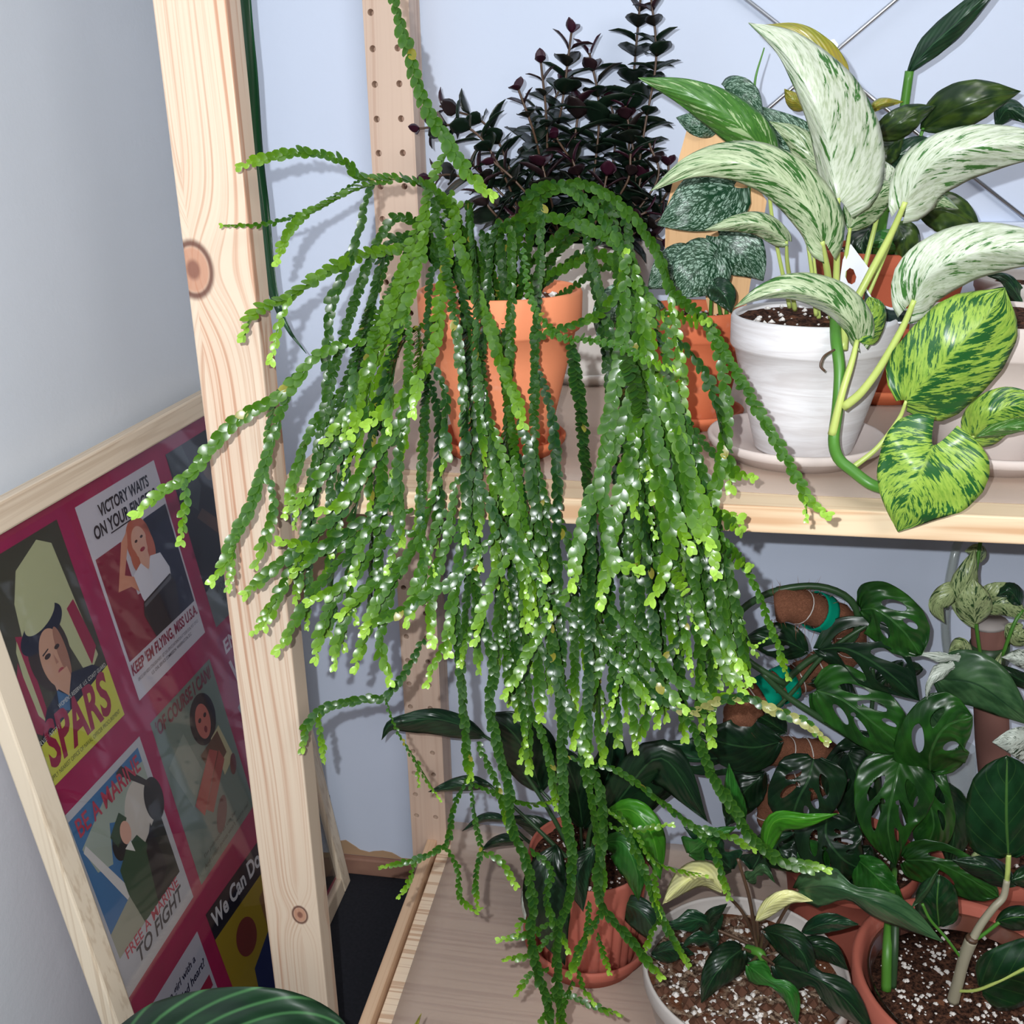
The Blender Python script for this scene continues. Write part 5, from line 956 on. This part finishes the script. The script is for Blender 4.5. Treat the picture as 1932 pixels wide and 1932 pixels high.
for mid, wl, wr, hl, sh, mt in [([(1624,1150,.90),(1655,1150,.885),(1700,1185,.88),(1738,1236,.885)], 50, 48, H3, 'broad', 'monstera'), ([(1520,1228,.91),(1480,1208,.90),(1440,1205,.90),(1401,1206,.905)], 34, 30, [(.5, .55, .3, .14, 1.0), (-.5, .5, .12, .10, 1), (.3, .3, .1, .08, 1)], 'ovate', 'dark2'),
    ([(1545,1225,.90),(1600,1225,.89),(1670,1265,.885),(1735,1322,.89)], 66, 46, HB, 'ovate', 'dark2'), ([(1540,1302,.90),(1590,1320,.89),(1650,1365,.885),(1710,1415,.89)], 58, 50, H5, 'broad', 'monstera'),
    ([(1755,1455,.90),(1758,1415,.88),(1785,1370,.875),(1835,1352,.88)], 66, 62, H3, 'broad', 'monstera'), ([(1535,1432,.89),(1525,1470,.875),(1505,1510,.87),(1490,1560,.875)], 66, 58, H5, 'broad', 'dark2'), ([(1700,1430,.90),(1685,1490,.88),(1675,1560,.87),(1690,1634,.875)], 72, 68, H5, 'heart', 'monstera'),
    ([(1560,1540,.90),(1560,1580,.88),(1590,1620,.87),(1625,1640,.875)], 58, 56, H5, 'broad', 'dark2'), ([(1708,1622,.87),(1760,1625,.855),(1820,1652,.85),(1884,1692,.855)], 36, 40, H3, 'broad', 'monstera'), ([(1615,1620,.88),(1640,1640,.86),(1670,1670,.855),(1705,1700,.86)], 26, 40, [], 'ovate', 'midleaf'),
    ([(1735,1440,.91),(1750,1500,.895),(1762,1560,.89),(1740,1610,.895)], 40, 50, H3, 'broad', 'monstera'), ([(1470,1400,.92),(1420,1410,.905),(1360,1400,.90),(1310,1380,.905)], 44, 50, [], 'ovate', 'dark2'), ([(1440,1440,.92),(1380,1430,.905),(1300,1430,.9),(1230,1400,.905)], 30, 46, H3, 'ovate', 'darkleaf'),
    ([(1460,1560,.93),(1470,1600,.92),(1500,1640,.91)], 36, 40, [], 'ovate', 'dark2'), ([(1480,1380,.94),(1430,1350,.93),(1390,1340,.93)], 24, 30, [], 'ovate', 'dark2'), ([(1640,1600,.93),(1620,1640,.92),(1600,1690,.92)], 34, 34, [], 'ovate', 'dark2'), ([(1700,1250,.95),(1660,1300,.94),(1690,1340,.94)], 24, 20, [], 'ovate', 'dark2'), ([(1600,1420,.95),(1620,1480,.94),(1610,1560,.94)], 40, 44, H3, 'broad', 'dark2'), ([(1440,1460,.95),(1400,1500,.94),(1370,1560,.94)], 34, 34, [], 'ovate', 'dark2'), ([(1650,1400,.96),(1600,1440,.95),(1560,1500,.95)], 40, 36, H3, 'broad', 'dark2'), ([(1780,1480,.94),(1800,1560,.93),(1790,1640,.93)], 34, 34, [], 'ovate', 'dark2'), ([(1560,1640,.93),(1520,1620,.92),(1470,1640,.92)], 30, 34, [], 'ovate', 'midleaf'), ([(1610,1330,.94),(1570,1290,.93),(1520,1290,.93)], 22, 22, [], 'ovate', 'dark2')]:
    leaf(hp, mt, mid, wl*1.1, wr*1.1, .008, .010, sh, .05, holes=[(a, b, c_*1.2, d*1.2, e_) for a, b, c_, d, e_ in hl] or None, nt=54, nu=20, rip=.0016)
for k in range(8, 155, 7):
    T_ = path[k+1]-path[k-1]; T_ /= np.linalg.norm(T_); T_ = T_+np.array([.25, .1, .2])*(.6 if k % 2 else -.6); T_ /= np.linalg.norm(T_)
    mk('binding_wire', *tube(np.array([path[k]-T_*.0006, path[k]+T_*.0006]), .0172, 20, False), M['stone'], pole, solid=.0004)

# pale variegated climber at the right edge
vc = thing('variegated_climber', (.362, .990, ZL+.001), 'pale variegated climber on a brown fibre pole at the right edge of the lower shelf', 'plant')
R_, zs_ = pot(vc, .362, .990, ZL+.0012, .125, .070, .052, M['terra_red'], rim=.020, rimd=.003)
chunks('perlite', vc, .362, .990, R_, zs_, 120, .0024, 'perlite', 51)
mk('fibre_pole', *tube([P(1866,1178,.965), P(1866,1230,.965), P(1872,1400,.97), P(1890,1600,.98), P(1900,1700,.985)], .0165, 20), plain('brown_pole', srgb(124, 88, 80), .9, .1), vc)
mk('pole_cap', *tube([P(1866,1172,.965), P(1866,1179,.965)], .0172, 20), plain('pole_cap', srgb(168, 160, 156), .8, .2), vc)
mk('green_tie', *tube([P(1867,1212,.965), P(1867,1245,.965)], .0180, 20, False), M['stem_dark'], vc, solid=.001)
for mt, mid, wl, wr, sh in [('marble_pale', [(1838,1180,.93),(1822,1120,.92),(1828,1080,.92),(1840,1035,.93)], 32, 24, 'ovate'), ('marble_pale', [(1840,1175,.925),(1838,1130,.91),(1835,1090,.915)], 36, 34, 'ovate'), ('marble_pale', [(1822,1110,.93),(1790,1120,.92),(1768,1145,.92),(1782,1175,.93)], 20, 22, 'ovate'), ('marble_pale', [(1850,1060,.95),(1845,1040,.945),(1820,1040,.95)], 14, 14, 'ovate'),
    ('marble_pale', [(1840,1140,.94),(1880,1120,.93),(1915,1100,.935)], 24, 22, 'ovate'), ('marble_pale', [(1850,1150,.94),(1895,1140,.93),(1940,1170,.935)], 26, 22, 'ovate'), ('marble_pale', [(1830,1240,.92),(1810,1215,.91),(1790,1230,.915)], 16, 14, 'ovate'), ('marble_pale', [(1835,1250,.93),(1870,1262,.92),(1890,1230,.925)], 10, 14, 'ovate'), ('marble_pale', [(1900,1180,.95),(1925,1200,.945),(1950,1190,.95)], 22, 22, 'ovate'),
    ('marble_silver', [(1830,1238,.90),(1790,1240,.885),(1750,1235,.885),(1705,1228,.89)], 16, 12, 'lobed'), ('marble_silver', [(1820,1248,.90),(1780,1265,.885),(1755,1290,.88),(1748,1322,.885)], 18, 24, 'lobed'), ('dark2', [(1740,1262,.91),(1715,1265,.905),(1700,1285,.91)], 14, 14, 'ovate'),
    ('greyleaf', [(1770,1280,.90),(1840,1290,.88),(1900,1330,.875),(1950,1370,.88)], 60, 44, 'heart'), ('greyleaf', [(1780,1310,.91),(1760,1350,.90),(1800,1390,.90)], 34, 30, 'ovate'), ('marble_silver', [(1960,1400,.90),(1915,1395,.885),(1872,1400,.89)], 40, 26, 'heart'), ('marble_silver', [(1960,1260,.92),(1925,1245,.91),(1890,1240,.915)], 14, 22, 'ovate'), ('dark2', [(1960,1300,.93),(1920,1280,.925),(1870,1250,.93)], 14, 16, 'lance'), ('darkleaf', [(1925,1140,.93),(1905,1115,.925),(1880,1125,.93)], 18, 18, 'ovate'), ('marble_pale', [(1880,1640,.95),(1850,1620,.94),(1830,1640,.945)], 18, 20, 'ovate')]:
    leaf(vc, mt, mid, wl, wr, .006, .008, sh, .04)
for p in ([(1850,1240,.94),(1842,1180,.93),(1838,1110,.93),(1850,1020,.95)], [(1866,1300,.94),(1890,1240,.93),(1912,1180,.93),(1930,1150,.935)], [(1866,1330,.94),(1845,1260,.925),(1770,1280,.90)]): stalk(vc, p, .0018, 'stem_green')
ht = thing('clear_tube', P(1790, 1240, 1.02), 'thin clear plastic tube rising behind the pale variegated climber', 'tube')
mk('tube_wall', *tube(np.array([P(*q) for q in cr([(1812,1010,1.05),(1800,1050,1.04),(1786,1130,1.03),(1784,1200,1.03),(1795,1280,1.03),(1800,1380,1.03)], 30)]), .0042, 12, False), M['hazy'], ht, solid=.0008)
# clear plastic bag standing at the back
V, Fc = [], []; nb = 26
for i in range(nb):
    t = i/(nb-1); y = 1410+t*225; cx = 1797-6*t; hw = 44+4*math.sin(t*5)-(8*t)
    for k in range(24):
        g = 2*math.pi*k/24; q = P(cx+hw*math.cos(g), y, 1.035); wv = .0025*mnoise.noise(Vector((k*.9, t*9, 1)))
        V.append(q+np.array([0, .018*math.sin(g)+wv, 0])+np.array([wv, 0, 0]))
Fc = [(i*24+k, i*24+(k+1) % 24, (i+1)*24+(k+1) % 24, (i+1)*24+k) for i in range(nb-1) for k in range(24)]+[tuple((nb-1)*24+k for k in range(24))]
o = mk('plastic_bag', V, Fc, M['hazy'], loc=P(1800, 1635, 1.035)); tag(o, 'crumpled clear plastic bag standing behind the holed leaves, lower right', 'bag')
# printed care card
cc = [P(1576,1462,1.0), P(1604,1458,1.0), P(1632,1610,.99), P(1590,1612,.99)]
o = mk('care_card', cc, [(0, 1, 2, 3)], M['tagw'], smooth=False, solid=.0006, loc=P(1600, 1610, .99)); tag(o, 'white printed care card behind the holed leaves, lower shelf', 'card')
a, b = P(1560, 1470, .994), P(1622, 1448, .994)
def cardtext(s, px, py, wpx, hpx):
    V, Fc = text_uv(s, .01); Q = [P(px+a_*wpx+b_*hpx*.15, py+b_*hpx+a_*wpx*.28, .9905) for a_, b_ in V]; return mk('print', Q, Fc, plain('card_ink', (.01, .01, .01), .5), o, smooth=False)
cardtext('ecta', 1592, 1478, 20, 11); cardtext('ectary', 1586, 1538, 34, 12)
mk('print', [P(1586,1520,.9905), P(1612,1530,.9905), P(1613,1542,.9905), P(1588,1532,.9905)], [(0, 1, 2, 3)], plain('card_bar', (.02, .02, .02), .5), o, smooth=False)

# velvet leaf poking in at the bottom left, near the camera
vl = leaf(None, 'velvet', [(236,2010,.50),(330,1965,.49),(440,1945,.485),(550,1950,.485),(620,1985,.49),(680,2050,.50)], 84, 80, .014, .02, 'broad', .05, name='velvet_leaf', nt=40, nu=12, rip=.0022)
stalk(vl, [(236,2010,.50),(200,2200,.48),(180,2600,.46)], .0035, 'stem_green')
tag(vl, 'large velvety dark green leaf with pale veins at the bottom left edge', 'leaf')
dl_ = leaf(None, 'olive', [(770,1975,.62),(782,1945,.62),(795,1912,.62)], 6, 4, .002, .002, 'lance', 0, name='dry_leaf_tip')
tag(dl_, 'small dry brown leaf tip at the bottom edge beside the lower shelf', 'leaf')
